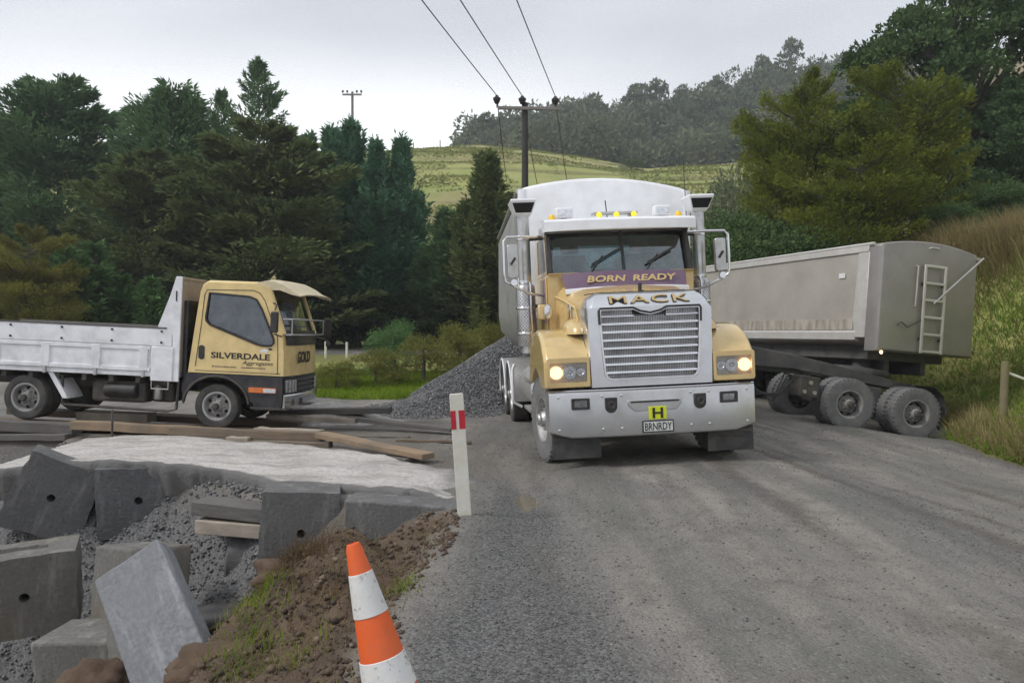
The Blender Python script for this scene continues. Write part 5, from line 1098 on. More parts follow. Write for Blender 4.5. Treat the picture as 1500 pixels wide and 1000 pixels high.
ix = np.arange(X.size).reshape(X.shape); qd = np.stack([ix[:-1, :-1], ix[1:, :-1], ix[1:, 1:], ix[:-1, 1:]], -1).reshape(-1, 4)
m, nt, b = nodes('slab_top'); a = nt.nodes.new('ShaderNodeAttribute'); a.attribute_name = 'dirt'
n1 = noise_node(nt, 1.1, 7, 0.65); n2 = noise_node(nt, 22, 6, 0.7); n3 = noise_node(nt, 2.5, 6, 0.6, stretch=(0.4, 2.5, 1))
c = mixcol(nt, ramp(nt, n1.outputs[0], 0.35, 0.68).outputs[0], (0.58, 0.555, 0.52), (0.42, 0.40, 0.375))
c = mixcol(nt, math_node(nt, 'MULTIPLY', ramp(nt, n3.outputs[0], 0.50, 0.62).outputs[0], 0.6), c, (0.26, 0.235, 0.205))
c = mixcol(nt, math_node(nt, 'MULTIPLY', ramp(nt, n2.outputs[0], 0.48, 0.66).outputs[0], 0.55), c, (0.22, 0.21, 0.20))
c = mixcol(nt, ramp(nt, math_node(nt, 'ADD', a.outputs['Fac'], math_node(nt, 'MULTIPLY', math_node(nt, 'SUBTRACT', n1.outputs[0], 0.5), 1.2)), 0.35, 0.75).outputs[0], c, (0.15, 0.145, 0.14))
nt.links.new(c, b.inputs['Base Color']); b.inputs['Roughness'].default_value = 0.9; bump(nt, b, n2.outputs[0], 0.03, 0.7); M['slab'] = m
dirt = np.zeros_like(X); dirt[:, :4] = 0.9; dirt += (sst(5.2, 8, ts)*0.55)[:, None]; dirt += 0.35*sst(0.75, 1.0, np.linspace(0, 1, X.shape[1]))[None, :]*sst(3, 6, ts)[:, None]  # front skirt columns set darkest; right end and back edge darkened less
dirt += (sst(0.10, 0.0, np.linspace(-0.05, 1, X.shape[1]))[None, :]*sst(2.2, 4.0, ts)[:, None])*0.8
tag(mesh_np('concrete_slab', np.stack([X.ravel(), Y.ravel(), Z.ravel()], 1), qd, 'slab', attrs={'dirt': np.clip(dirt, 0, 1).ravel()}, smooth=1), 'pale rough topped concrete slab capping the tumbled blocks', 'slab')
# pale spoil mound behind the planks
mx_, my_ = np.meshgrid(np.arange(-5.0, -1.6, 0.06), np.arange(12.9, 15.9, 0.07)); mz_ = 0.42*np.exp(-(((mx_+3.3)/0.85)**2+((my_-14.6)/0.75)**2))-0.06+0.06*fbm(mx_, my_, 2.5, 4, 91)
mz_ = mz_+H(mx_, my_)*0.9; ix = np.arange(mx_.size).reshape(mx_.shape); qd = np.stack([ix[:-1, :-1], ix[:-1, 1:], ix[1:, 1:], ix[1:, :-1]], -1).reshape(-1, 4)
tag(mesh_np('spoil_mound', np.stack([mx_.ravel(), my_.ravel(), mz_.ravel()], 1), qd, 'conc_light', smooth=1), 'low pale mound of concrete spoil ahead of the small truck', 'mound')
# ------------------------------------------------------------------ timbers
def plank(label, p0, p1, w, h, mat, tw=0.0):
    p0, p1 = Vector(p0), Vector(p1); d = p1-p0; L = d.length; yaw = math.atan2(d.y, d.x); pit = -math.asin(d.z/L)
    mb = MB(); r = random.Random(label); n = 6; rs = []
    for k in range(n+1):
        b_ = r.uniform(-0.006, 0.006); rs.append([Vector((L*k/n, y+b_, z+b_*1.2)) for y, z in ((-w/2, -h/2), (w/2, -h/2), (w/2, h/2), (-w/2, h/2))])
    mb.rings(rs, True, True, True)
    tag(mb.build('timber_plank', mat, None, bev=0.007, loc=p0, rot=(tw, pit, yaw)), label, 'plank', 'timbers round the slab')
plank('dark heavy timber beam running out of the picture behind the slab', at(-40, 620, 12.0), at(112, 628, 11.95), 0.25, 0.15, 'wood_grey')
plank('lower dark timber beam over the black gap beside the slab', at(-40, 640, 11.9), at(100, 640, 11.75), 0.2, 0.09, 'wood_grey')
plank('tan sawn plank with a steel stake standing before it', at(106, 622, 11.75), at(292, 631, 11.6), 0.16, 0.125, 'wood_tan')
plank('long tan plank under the near wheels of the small truck', (-8.6, 12.42, 0.205), (-3.75, 12.30, 0.03), 0.42, 0.10, 'wood_tan')
plank('long plank under the far wheels of the small truck', (-8.6, 13.75, 0.235), (-3.6, 13.62, 0.01), 0.45, 0.10, 'wood_brown')
plank('pale dusty plank lying beneath the small truck', at(118, 609, 13.0), at(222, 611, 12.9), 0.30, 0.14, 'wood_pale')
plank('brown timber beam along the slab in front of the truck wheel', at(250, 631, 11.4), at(476, 640, 10.75), 0.14, 0.12, 'wood_brown')
plank('slanting brown plank with its end resting on the dirt', at(470, 636, 10.75), at(627, 669, 9.55), 0.22, 0.07, 'wood_tan')
plank('short packing timber beneath the brown beam', at(366, 652, 10.85), at(484, 655, 10.55), 0.12, 0.12, 'wood_brown')
plank('small pale packing offcut under the brown beam', at(334, 645, 11.0), at(366, 646, 10.95), 0.16, 0.11, 'wood_pale')
plank('dark plank lying in shadow under the slanting plank', at(482, 660, 10.4), at(600, 676, 9.6), 0.16, 0.07, 'wood_grey')
plank('grey plank lying on the pale spoil mound', at(398, 603, 14.2), at(572, 600, 14.1), 0.32, 0.10, 'wood_grey')
plank('pale weathered plank at the front of the spoil mound', at(393, 609, 13.1), at(522, 616, 12.9), 0.20, 0.08, 'wood_pale')
plank('long dark plank reaching toward the marker post', at(512, 613, 13.0), at(664, 629, 12.3), 0.20, 0.06, 'wood_grey')
plank('brown plank bridging low behind the slanting plank', at(376, 629, 12.0), at(470, 634, 11.8), 0.25, 0.06, 'wood_pale')
plank('thin stick of timber lying in the muddy yard', at(580, 645, 11.4), at(690, 648, 11.3), 0.06, 0.04, 'wood_brown')
plank('thin batten lying flat on the gravel yard', at(520, 640, 11.9), at(600, 641, 11.8), 0.07, 0.035, 'wood_grey')
mb = MB(); mb.cyl(at(163, 632, 11.4)-Vector((0, 0, 0.1)), at(164, 600, 11.4), 0.016, None, 8); tag(mb.build('steel_stake', 'chassis', None), 'thin rusty steel stake standing behind the slab', 'stake')
# ------------------------------------------------------------------ marker post
b0 = at(680, 752, 6.92); t0 = at(668.5, 576, 6.95); d = (t0-b0); L = d.length
mp_ = thing('marker_post', 'leaning white road marker post with red reflector bands', 'marker post', b0-Vector((0, 0, 0.0)), (0, math.atan2(d.x, d.z), R(6)))
M['post_white'] = pmat('grubby_white_paint', (0.74, 0.73, 0.68), (0.62, 0.60, 0.50), 4, 0.6, 0, (0.42, 0.38, 0.25), 0.4, 5)
M['red'] = pmat('red_reflector', (0.55, 0.02, 0.035), (0.42, 0.015, 0.03), 20, 0.35)
mb = MB(); mb.prism([(-0.060, -0.25), (0.060, -0.25), (0.060, L-0.01), (0.05, L), (-0.05, L), (-0.06, L-0.012)], -0.022, 0.022); mb.build('post', 'post_white', mp_, bev=0.004)
for x0, x1 in ((-0.061, -0.018), (0.008, 0.061)):
    mb = MB(); mb.box(x0, x1, -0.0255, 0.0255, L-0.305, L-0.145); mb.build('red_band', 'red', mp_)
# ------------------------------------------------------------------ cone
top = at(516, 797, 2.92); bot = Vector((-0.352, 2.86, -0.03)); ax = top-bot; CL = ax.length
cone = thing('traffic_cone', 'leaning orange traffic cone with two scuffed white reflective bands', 'traffic cone', bot, ax.to_track_quat('Z', 'Y').to_euler())
M['cone'] = pmat('cone_orange', (0.78, 0.125, 0.018), (0.70, 0.10, 0.016), 6, 0.5, 0, (0.25, 0.16, 0.10), 0.3, 7)
m, nt, b = nodes('scuffed_reflective_sheet'); n1 = noise_node(nt, 28, 8, 0.75); n2 = noise_node(nt, 5, 6, 0.6)
c = mixcol(nt, ramp(nt, n1.outputs[0], 0.56, 0.66).outputs[0], (0.70, 0.70, 0.68), (0.25, 0.24, 0.22)); c = mixcol(nt, math_node(nt, 'MULTIPLY', ramp(nt, n2.outputs[0], 0.45, 0.7).outputs[0], 0.4), c, (0.45, 0.43, 0.40))
nt.links.new(c, b.inputs['Base Color']); b.inputs['Roughness'].default_value = 0.45; bump(nt, b, n1.outputs[0], 0.004, 0.4); M['sheet'] = m
def cr_(h): return 0.028+(CL-h)*0.128       # radius at height h
mb = MB(); mb.lathe([(cr_(0.02), 0.02), (cr_(CL-0.02), CL-0.02), (cr_(CL)-0.004, CL), (cr_(CL)-0.012, CL+0.002), (cr_(CL)-0.014, CL-0.03)], 40, 'Z'); mb.build('cone_body', 'cone', cone)
mb = MB(); mb.prism(rrect(-0.23, 0.23, -0.23, 0.23, 0.05), -0.02, 0.035, 'XY'); mb.build('base', 'rubber', cone, bev=0.01)
for h0, h1 in ((CL-0.262, CL-0.107), (CL-0.535, CL-0.415)):
    mb = MB(); mb.lathe([(cr_(h0)+0.0005, h0), (cr_(h0)+0.003, h0+0.002), (cr_(h1)+0.003, h1-0.002), (cr_(h1)+0.0005, h1)], 40, 'Z', caps=False); bd = mb.build('reflective_band', 'sheet', cone)
    mb = MB(); a = R(-75); n_ = Vector((math.cos(a), math.sin(a), 0)); mb.bar(n_*(cr_(h0)+0.003)+Vector((0, 0, h0)), n_*(cr_(h1)+0.003)+Vector((0, 0, h1)), 0.003, 0.002, n_); mb.build('seam', 'rubber', bd)
# ------------------------------------------------------------------ power poles and wires
P = at(769, 300, 31); zt = at(769, 152, 31).z
pole = thing('power_pole', 'tall dark wooden power pole with a wide crossarm rising behind the gold truck', 'power pole', (P.x, P.y, Hs(P.x, P.y)-0.3), group='power poles')
z0 = pole.location.z
mb = MB(); mb.cyl((0, 0, 0), (0, 0, zt-z0), 0.18, 0.11, 16); mb.build('shaft', 'pole', pole)
az = at(769, 161, 31).z-z0; tipx = (at(727, 0, 31).x-P.x, at(813, 0, 31).x-P.x)
mb = MB(); mb.box(tipx[0]-0.08, tipx[1]+0.1, -0.19, -0.09, az-0.07, az+0.05, Matrix.Rotation(R(0.8), 4, 'Y')); mb.build('crossarm', 'arm', pole, bev=0.01)
ins = []
for k, px in enumerate((728, 765, 813)):
    x = at(px, 0, 31).x-P.x; zz = az+0.06-(0.02*k)
    mb = MB(); mb.lathe([(0.02, zz-0.05), (0.02, zz+0.10), (0.075, zz+0.11), (0.10, zz+0.16), (0.14, zz+0.25), (0.15, zz+0.32), (0.08, zz+0.37), (0.06, zz+0.42), (0.02, zz+0.44)], 14, 'Z', (x, -0.14, 0)); mb.build('insulator', 'insul', pole)
    ins.append(Vector((P.x+x, P.y-0.14, z0+zz+0.42)))
dirs = [(-1.77, -9.1), (-1.71, -9.1), (-1.48, -9.1)]
for k, (p, d_, lb) in enumerate(zip(ins, dirs, ('power wire from the crossarm end farthest from the trailer', 'middle power wire of the three overhead', 'power wire from the crossarm end nearest the trailer side trees'))):
    pts = []
    for t in np.linspace(0, 1, 24):
        s_ = t*5.2; pts.append(p+Vector((d_[0]*s_, d_[1]*s_, -2.6*t*(1-t)*0.55)))
    mb = MB(); mb.tube(pts, 0.017, 6); tag(mb.build('power_wire', 'wire', None), lb, 'wire', 'overhead wires')
for k, (p, px) in enumerate(zip(ins, (752, 800, 842))):
    q = at(px, 300, 75); pts = [p+(q-p)*t+Vector((0, 0, -5.0*t*(1-t))) for t in np.linspace(0, 1, 16)]
    mb = MB(); mb.tube(pts, 0.022, 5); tag(mb.build('power_wire', 'wire', None), ('thin wire sagging beyond the near pole, first from the dark conical conifer', 'thin wire sagging beyond the near pole, middle one', 'thin wire sagging beyond the near pole above the truck roof lamps')[k], 'wire', 'wires beyond the near pole')
Q = at(517, 136, 100); g0 = Hs(Q.x, Q.y)-0.3
p2 = thing('power_pole', 'distant pale power pole with a short crossarm above the dark conifers', 'power pole', (Q.x, Q.y, g0), group='power poles')
mb = MB(); mb.cyl((0, 0, 0), (0, 0, Q.z-g0), 0.22, 0.15, 12); mb.build('shaft', 'arm', p2)
mb = MB(); mb.box(-1.2, 1.2, -0.25, -0.13, Q.z-g0-0.5, Q.z-g0-0.3); mb.build('crossarm', 'arm', p2)
for x in (-1.15, -0.6, 0.6, 1.15):
    mb = MB(); mb.lathe([(0.03, -0.3), (0.03, -0.15), (0.14, -0.1), (0.12, 0.1), (0.03, 0.15)], 10, 'Z', (x, -0.2, Q.z-g0)); mb.build('insulator', 'insul', p2)
# ------------------------------------------------------------------ fences
def post(label, px, pyb, pyt, D, w, mat, name='fence_post', group='fence by the verge', rot=0):
    b_ = at(px, pyb, D); h = at(px, pyt, D).z-b_.z
    mb = MB(); mb.cyl((0, 0, -0.4), (0, 0, h), w/2, w/2*0.94, 12); return tag(mb.build(name, mat, None, loc=b_, bev=0.006, rot=(0, rot, 0)), label, 'post', group)
post('brown timber fence post on the grass verge', 1470, 622, 529, 13.0, 0.13, 'wood_post', rot=R(2))
mb = MB(); p0 = at(1477, 546, 13.0); mb.tube([p0+Vector((t*1.6, -0.35*t, -0.45*t-0.25*t*(1-t))) for t in np.linspace(0, 1, 10)], 0.022, 6); tag(mb.build('fence_rope', 'post_white', None), 'pale rope hanging from the timber fence post', 'rope')
mb = MB(); mb.bar(at(1478, 628, 12.9), at(1530, 646, 12.4), 0.06, 0.09); tag(mb.build('white_rail', 'post_white', None), 'white rail lying low in the verge grass', 'rail')
for k, (px, a_, b_) in enumerate(((477, 516, 500), (508, 517, 501))):
    post(('white roadside post nearest the small truck mirror', 'white roadside post beside the dark shrub')[k], px, a_+4, b_, 33.5, 0.11, 'post_white', 'roadside_post', 'white posts along the far road')
for k, px in enumerate((606, 645, 688, 840)):
    D = 167; x = at(px, 0, D).x; mb = MB(); mb.cyl((0, 0, -0.3), (0, 0, 1.6), 0.11, 0.10, 6); tag(mb.build('ridge_post', 'pole', None, loc=(x, D, Hs(x, D))), ('tiny skyline post just above the paddock gap cypress', 'tiny skyline post with the stay line beside it', 'tiny skyline post next to the far ridge trees', 'tiny skyline post right of the near power pole')[k], 'post', 'posts along the ridge')
# clods
def clod(c, s, seed, lb):
    r = random.Random(seed); bm = bmesh.new(); bmesh.ops.create_icosphere(bm, subdivisions=4, radius=1)
    for v in bm.verts:
        p = v.co; k = 1+0.5*float(fbm(p.x*1.5+seed, p.y*1.5+p.z*1.1, 1, 4, seed))+0.22*float(fbm(p.z*3+seed, p.x*3+p.y*2, 1.4, 3, seed+3)); v.co = Vector((p.x*s[0]*k, p.y*s[1]*k, p.z*s[2]*k))
    me = bpy.data.meshes.new('soil_clod'); bm.to_mesh(me); bm.free(); me.materials.append(M['soil_lump']); me.shade_smooth()
    o = bpy.data.objects.new('soil_clod', me); col.objects.link(o); o.location = c; tag(o, lb, 'clod', 'clods of dug soil')
clod(at(352, 985, 4.75), (0.33, 0.27, 0.19), 1, 'large cracked clay clod at the bottom beside the leaning slab')
clod(at(285, 1000, 4.7), (0.20, 0.2, 0.14), 2, 'brown soil clod touching the foot of the leaning slab')
clod(at(440, 850, 6.2), (0.36, 0.30, 0.17), 3, 'root bound soil clod heaped against the holed block')
clod(at(140, 1010, 5.3), (0.22, 0.2, 0.16), 4, 'small soil clod at the bottom edge below the lower block')
clod(at(560, 862, 5.6), (0.22, 0.2, 0.08), 5, 'flat soil clod lying behind the cone')
# ------------------------------------------------------------------ vegetation
def leaf_mat(name, dark, light, trans=0.25, hue=None):
    m = bpy.data.materials.new(name); m.use_nodes = True; nt = m.node_tree
    for n in list(nt.nodes): nt.nodes.remove(n)
    o = nt.nodes.new('ShaderNodeOutputMaterial'); a = nt.nodes.new('ShaderNodeAttribute'); a.attribute_name = 'tint'
    r = ramp(nt, a.outputs['Fac'], 0.0, 1.0, dark, light)
    if hue: e = r.color_ramp.elements.new(0.8); e.color = (*light, 1); r.color_ramp.elements[-1].color = (*hue, 1)
    n = noise_node(nt, 0.45, 4); oi = nt.nodes.new('ShaderNodeObjectInfo')
    c = mixcol(nt, math_node(nt, 'MULTIPLY', ramp(nt, n.outputs[0], 0.35, 0.7).outputs[0], 0.5), r.outputs[0], tuple(x*0.8 for x in dark))
    c = mixcol(nt, math_node(nt, 'MULTIPLY', oi.outputs['Random'], 0.22), c, light)
    d = nt.nodes.new('ShaderNodeBsdfDiffuse'); t = nt.nodes.new('ShaderNodeBsdfTranslucent'); mx = nt.nodes.new('ShaderNodeMixShader'); mx.inputs[0].default_value = trans
    nt.links.new(c, d.inputs[0]); nt.links.new(c, t.inputs[0]); nt.links.new(d.outputs[0], mx.inputs[1]); nt.links.new(t.outputs[0], mx.inputs[2]); nt.links.new(mx.outputs[0], o.inputs[0]); return m
M['l_macro'] = leaf_mat('macrocarpa_foliage', (0.081, 0.1458, 0.0728), (0.1722, 0.2735, 0.1216), 0.2)
M['l_olive'] = leaf_mat('olive_conifer_foliage', (0.0878, 0.1215, 0.054), (0.1856, 0.2279, 0.0878), 0.2)
M['l_blue'] = leaf_mat('blue_green_conifer_foliage', (0.0725, 0.161, 0.0966), (0.161, 0.3019, 0.1711), 0.2)
M['l_bright'] = leaf_mat('young_conifer_foliage', (0.077, 0.147, 0.0588), (0.154, 0.266, 0.098), 0.25)
M['l_totara'] = leaf_mat('totara_foliage', (0.0746, 0.1066, 0.024), (0.2199, 0.2466, 0.0427), 0.3, (0.28, 0.24, 0.03))
M['l_totara2'] = leaf_mat('brown_totara_foliage', (0.112, 0.1148, 0.042), (0.252, 0.245, 0.063), 0.25, (0.20, 0.14, 0.07))
M['l_dark'] = leaf_mat('dark_broadleaf_foliage', (0.054, 0.0945, 0.0439), (0.1215, 0.1856, 0.0675), 0.2)
M['l_far'] = leaf_mat('bush_foliage', (0.0825, 0.11, 0.0638), (0.187, 0.22, 0.121), 0.2, (0.26, 0.24, 0.17))
M['l_shrub'] = leaf_mat('gorse_foliage', (0.105, 0.119, 0.0364), (0.238, 0.238, 0.07), 0.25, (0.25, 0.18, 0.07))
M['l_under'] = leaf_mat('shade_dark_undergrowth_foliage', (0.0202, 0.0336, 0.0168), (0.047, 0.0694, 0.0291), 0.15)  # near-black leaf colour carries the shade under the conifers
M['bark'] = pmat('bark', (0.10, 0.085, 0.07), (0.06, 0.05, 0.042), 4, 0.95, bmp=0.6, bscale=10)
def leaves(P, U, L, Wd, tint, r, droop=0.0):
    "diamond leaf sprays: base P, direction U, length L, width Wd"
    n = len(P); U = U/np.linalg.norm(U, axis=1, keepdims=True)
    A = r.normal(size=(n, 3))*0.75; A[:, 2] += 0.75; V = np.cross(U, A); V = V/np.maximum(np.linalg.norm(V, axis=1, keepdims=True), 1e-6)
    mid = P+U*(L*0.45)[:, None]; tip = P+U*L[:, None]; tip[:, 2] -= droop*L
    q = np.stack([P, mid+V*(Wd*0.5)[:, None], tip, mid-V*(Wd*0.5)[:, None]], 1).reshape(-1, 3)
    return q, np.arange(4*n).reshape(n, 4), np.repeat(tint, 4)
def conifer(seed, Ht, Rad, nb, per, mode='layer', ll=0.5, lw=0.13, t0=0.05, prof=None, up=0.25, pad=0.16):
    r = np.random.default_rng(seed); prof = prof or (lambda t: (1-t)**0.75*0.95+0.05)
    t = t0+(1-t0)*np.sort(r.random(nb))**0.9; az = r.random(nb)*2*PI
    Lb = Rad*np.array([prof(x) for x in t])*(0.62+0.5*r.random(nb)); hb = t*Ht
    if mode == 'layer':                                     # irregular flat plates of foliage
        lob = 1+0.35*np.sin(az*3+seed)*np.sin(t*9+seed); Lb = Lb*lob
    el = up*(0.5+r.random(nb))+(0.5*t if mode == 'spike' else 0.15*t)
    Pp, Uu, Tt, Ss = [], [], [], []
    for i in range(nb):
        k = max(6, int(per*(0.35+Lb[i]/Rad))); s = 1-(r.random(k)**1.4)*0.78
        d = np.array([math.cos(az[i])*math.cos(el[i]), math.sin(az[i])*math.cos(el[i]), math.sin(el[i])]); lat = np.array([-math.sin(az[i]), math.cos(az[i]), 0])
        spread = Lb[i]*(0.34 if mode != 'spike' else 0.10)*(1.05-s*0.75)
        off = r.normal(size=k)*spread; vz = r.normal(size=k)*pad*(0.5 if mode == 'layer' else 1.0)
        p = np.array([0, 0, hb[i]])+d*(Lb[i]*s)[:, None]+lat*off[:, None]; p[:, 2] += vz+0.10*Lb[i]*s**2*(1 if mode != 'droop' else -1.6)
        u = d*(0.7+0.5*r.random(k))[:, None]+lat*(np.sign(off)*(0.2+0.8*r.random(k)))[:, None]+r.normal(size=(k, 3))*0.35
        u[:, 2] += (0.25 if mode != 'droop' else -0.25)
        Pp.append(p); Uu.append(u); Tt.append(np.clip(0.12+0.55*r.random()+0.28*r.random(k), 0, 1)); Ss.append(0.7+0.6*r.random(k))
    P_ = np.concatenate(Pp); U_ = np.concatenate(Uu); T_ = np.concatenate(Tt); S2 = np.concatenate(Ss)
    V_, F_, TT = leaves(P_, U_, ll*S2, lw*S2*(0.8+0.5*r.random(len(S2))), T_, r, 0.1)
    mb = MB(); mb.tube([Vector((0.03*math.sin(z*2), 0.03*math.cos(z*3), z*Ht)) for z in (-0.04, 0.0, 0.25, 0.5, 0.75, 0.97)], [0.05*Rad+0.12, 0.045*Rad+0.1, 0.04*Rad+0.07, 0.03*Rad+0.05, 0.06, 0.015], 8)
    for i in range(0, nb, max(1, nb//46)):
        d = Vector((math.cos(az[i])*math.cos(el[i]), math.sin(az[i])*math.cos(el[i]), math.sin(el[i]))); a = Vector((0, 0, hb[i]))
        mb.tube([a, a+d*Lb[i]*0.5, a+d*Lb[i]*0.9+Vector((0, 0, 0.08*Lb[i]))], [0.03+0.012*Lb[i], 0.02+0.008*Lb[i], 0.008], 5, False)
    return (V_, F_, TT), mb
def blobtree(seed, Ht, Rad, nblob, per, ll, lw, base=0.3, flat=0.75, rb=(0.22, 0.42), stemmy=True):
    "rounded crown out of many uneven leaf clumps on limbs"
    r = np.random.default_rng(seed); Pp, Uu, Tt, Ss = [], [], [], []; mb = MB()
    th = Ht*base; mb.tube([Vector((0, 0, -0.4)), Vector((0.05*Rad, 0, th*0.6)), Vector((0, 0.06*Rad, Ht*0.55)), Vector((0.04*Rad, 0, Ht*0.85))], [0.05*Rad+0.10, 0.045*Rad+0.07, 0.03*Rad+0.04, 0.02], 8)
    for i in range(nblob):
        h = base+(1-base)*r.random()**0.85; a = r.random()*2*PI; rr = Rad*math.sqrt(r.random())*(1.05-0.75*max(0, (h-0.55)/0.45)**1.5)
        c = np.array([rr*math.cos(a), rr*math.sin(a), h*Ht*(0.93)]); br = Rad*r.uniform(*rb)
        n = r.normal(size=(per, 3)); n /= np.linalg.norm(n, axis=1, keepdims=True); n[:, 2] = np.where(n[:, 2] < -0.3, -n[:, 2]*0.5, n[:, 2])
        p = c+n*br*np.array([1, 1, flat])*(0.55+0.5*r.random((per, 1))**0.5); u = n+r.normal(size=(per, 3))*0.6; u[:, 2] += 0.15
        Pp.append(p); Uu.append(u); Tt.append(np.clip(0.1+0.55*r.random()+0.3*r.random(per), 0, 1)); Ss.append(0.6+0.8*r.random(per))
        if stemmy and i % 2 == 0: mb.tube([Vector((0, 0, min(c[2]*0.6, Ht*0.6))), Vector((c[0]*0.5, c[1]*0.5, c[2]*0.8)), Vector(c)], [0.035*Rad+0.02, 0.02*Rad+0.015, 0.01], 5, False)
    P_ = np.concatenate(Pp); U_ = np.concatenate(Uu); S2 = np.concatenate(Ss)
    V_, F_, TT = leaves(P_, U_, ll*S2, lw*S2, np.concatenate(Tt), r)
    return (V_, F_, TT), mb
TREE = {}
def make_tree(key, name, gen, mat, label, cat, loc, group=None, rz=0.0, sc=(1, 1, 1)):
    o = thing(name, label, cat, loc, (0, 0, rz), group); o.scale = sc
    if key in TREE:
        for ch in TREE[key]:
            c = ch.copy(); col.objects.link(c); c.parent = o
            if c.name.startswith('crown') and mat is not None and ch.data.materials[0] != M[mat]: c.material_slots[0].link = 'OBJECT'; c.material_slots[0].material = M[mat]
        return o
    (V_, F_, T_), mb = gen()
    c = mesh_np('crown', V_, F_, mat, o, attrs={'tint': T_}); t = mb.build('trunk', 'bark', o, smooth=60); TREE[key] = [c, t]
    return o
def tree_at(key, gen, mat, label, px, pytop, D, name='conifer_tree', cat='tree', group=None, rz=0.0, H0=None, wide=1.0, sink=0.3, zg=None):
    p = at(px, pytop, D); zg = (Hs(p.x, D) if zg is None else zg)-sink; h = p.z-zg; s = h/H0
    return make_tree(key, name, gen, mat, label, cat, (p.x, D, zg), group, rz, (s*wide, s*wide, s))
GL = 'conifers behind the yard'
gA = lambda: conifer(11, 16, 5.8, 190, 330, 'layer', 0.48, 0.115, 0.06, lambda t: (0.95+0.1*t if t < 0.5 else 1.0*(1-(t-0.5)/0.53)**0.6), 0.22, 0.2)
gB = lambda: conifer(12, 15, 5.6, 190, 290, 'bush', 0.44, 0.105, 0.03, lambda t: (0.9 if t < 0.4 else 0.9*(1-(t-0.4)/0.63)**0.6), 0.3, 0.35)
gS = lambda: conifer(13, 18, 7.5, 190, 85, 'spike', 0.40, 0.085, 0.25, lambda t: 0.02+0.98*(1-t)**0.82, 0.30, 0.08)
gC = lambda: conifer(14, 12, 5.4, 105, 480, 'layer', 0.46, 0.11, 0.05, lambda t: (0.95 if t < 0.5 else 0.95*(1-(t-0.5)/0.53)**0.6), 0.12, 0.14)
gL = lambda: conifer(15, 12, 2.8, 260, 130, 'spike', 0.36, 0.085, 0.02, lambda t: 0.10+0.9*(1-t)**0.65, 0.55, 0.25)
gY = lambda: conifer(16, 4, 1.5, 90, 40, 'spike', 0.30, 0.075, 0.04, lambda t: 0.05+0.95*(1-t)**0.9, 0.35, 0.08)
gT = lambda: conifer(17, 9, 4.3, 85, 620, 'layer', 0.24, 0.06, 0.04, lambda t: (0.9+0.2*t if t < 0.5 else 1.0*(1-(t-0.5)/0.56)**0.55), 0.16, 0.26)
gD = lambda: blobtree(18, 16, 6.4, 170, 340, 0.27, 0.12, 0.12, 0.55, (0.11, 0.22))
tree_at('A', gA, 'l_macro', 'dark layered macrocarpa at the far left with gaps of sky in its top', 88, 128, 48, group=GL, rz=0.3, H0=16)
tree_at('A', gA, 'l_macro', 'dark macrocarpa cut by the left picture edge', -45, 155, 50, group=GL, rz=2.4, H0=16)
tree_at('B', gB, 'l_macro', 'broad dark green cypress right of the far left macrocarpa', 255, 148, 46, group=GL, rz=1.0, H0=15)
tree_at('S', gS, 'l_macro', 'tall pointed spiky pine with the highest tip among the left conifers', 380, 98, 53, group=GL, rz=0.5, H0=18)
tree_at('S', gS, 'l_macro', 'shorter spiky pine leaning against the tallest pointed pine', 326, 140, 54, group=GL, rz=2.5, H0=18, wide=0.8)
tree_at('C', gC, 'l_olive', 'olive green macrocarpa with flat tiers right behind the small truck cab', 388, 192, 41, group=GL, rz=1.9, H0=12, wide=1.0)
tree_at('C', gC, 'l_olive', 'low spreading olive macrocarpa behind the small truck tray', 215, 235, 42, group=GL, rz=0.2, H0=12, wide=0.95)
for k, (px, py, D, lb, rz) in enumerate(((452, 215, 46, 'blue green cypress beside the olive macrocarpa', 0.1), (486, 205, 45, 'blue green cypress just below the distant power pole', 1.3), (516, 196, 47, 'blue green cypress with the sharpest tip under the distant pole', 2.2), (552, 224, 44, 'blue green cypress second from the paddock gap', 3.0), (590, 220, 45, 'blue green cypress standing at the edge of the paddock gap', 4.1))):
    tree_at('L', gL, 'l_blue', lb, px, py, D, group=GL, rz=rz, H0=12, wide=1.12)
tree_at('L', gL, 'l_olive', 'dark conical conifer at the gap left of the gold truck', 712, 240, 40, group=GL, rz=0.7, H0=12, wide=1.55)
tree_at('L', gL, 'l_macro', 'low dark conifer filling the bottom of the paddock gap', 655, 318, 42, group=GL, rz=1.7, H0=12, wide=1.9)
tree_at('L', gL, 'l_macro', 'low dark conifer hidden half behind the tipper bin', 770, 300, 44, group=GL, rz=2.7, H0=12, wide=1.8)
tree_at('T', gT, 'l_totara2', 'yellow brown bushy tree above the tray at the left edge', 42, 342, 31, 'bushy_tree', group='small trees over the tray', rz=0.4, H0=9, wide=0.85)
tree_at('T', gT, 'l_totara2', 'brownish bushy tree cut off by the left edge above the tray', -40, 375, 32, 'bushy_tree', group='small trees over the tray', rz=2.4, H0=9, wide=1.0)
for k, (px, py, D, lb, rz) in enumerate(((98, 372, 33, 'bright young conifer beside the yellow brown bushy tree', 0.2), (140, 366, 34, 'tallest bright young conifer over the white tray', 1.5), (222, 414, 33, 'small bright young conifer beside the tray headboard', 2.6), (180, 410, 34, 'low bright young conifer between two taller ones', 3.6))):
    tree_at('Y', gY, 'l_bright', lb, px, py, D, 'young_conifer', group='young conifers over the tray', rz=rz, H0=4, wide=1.5)
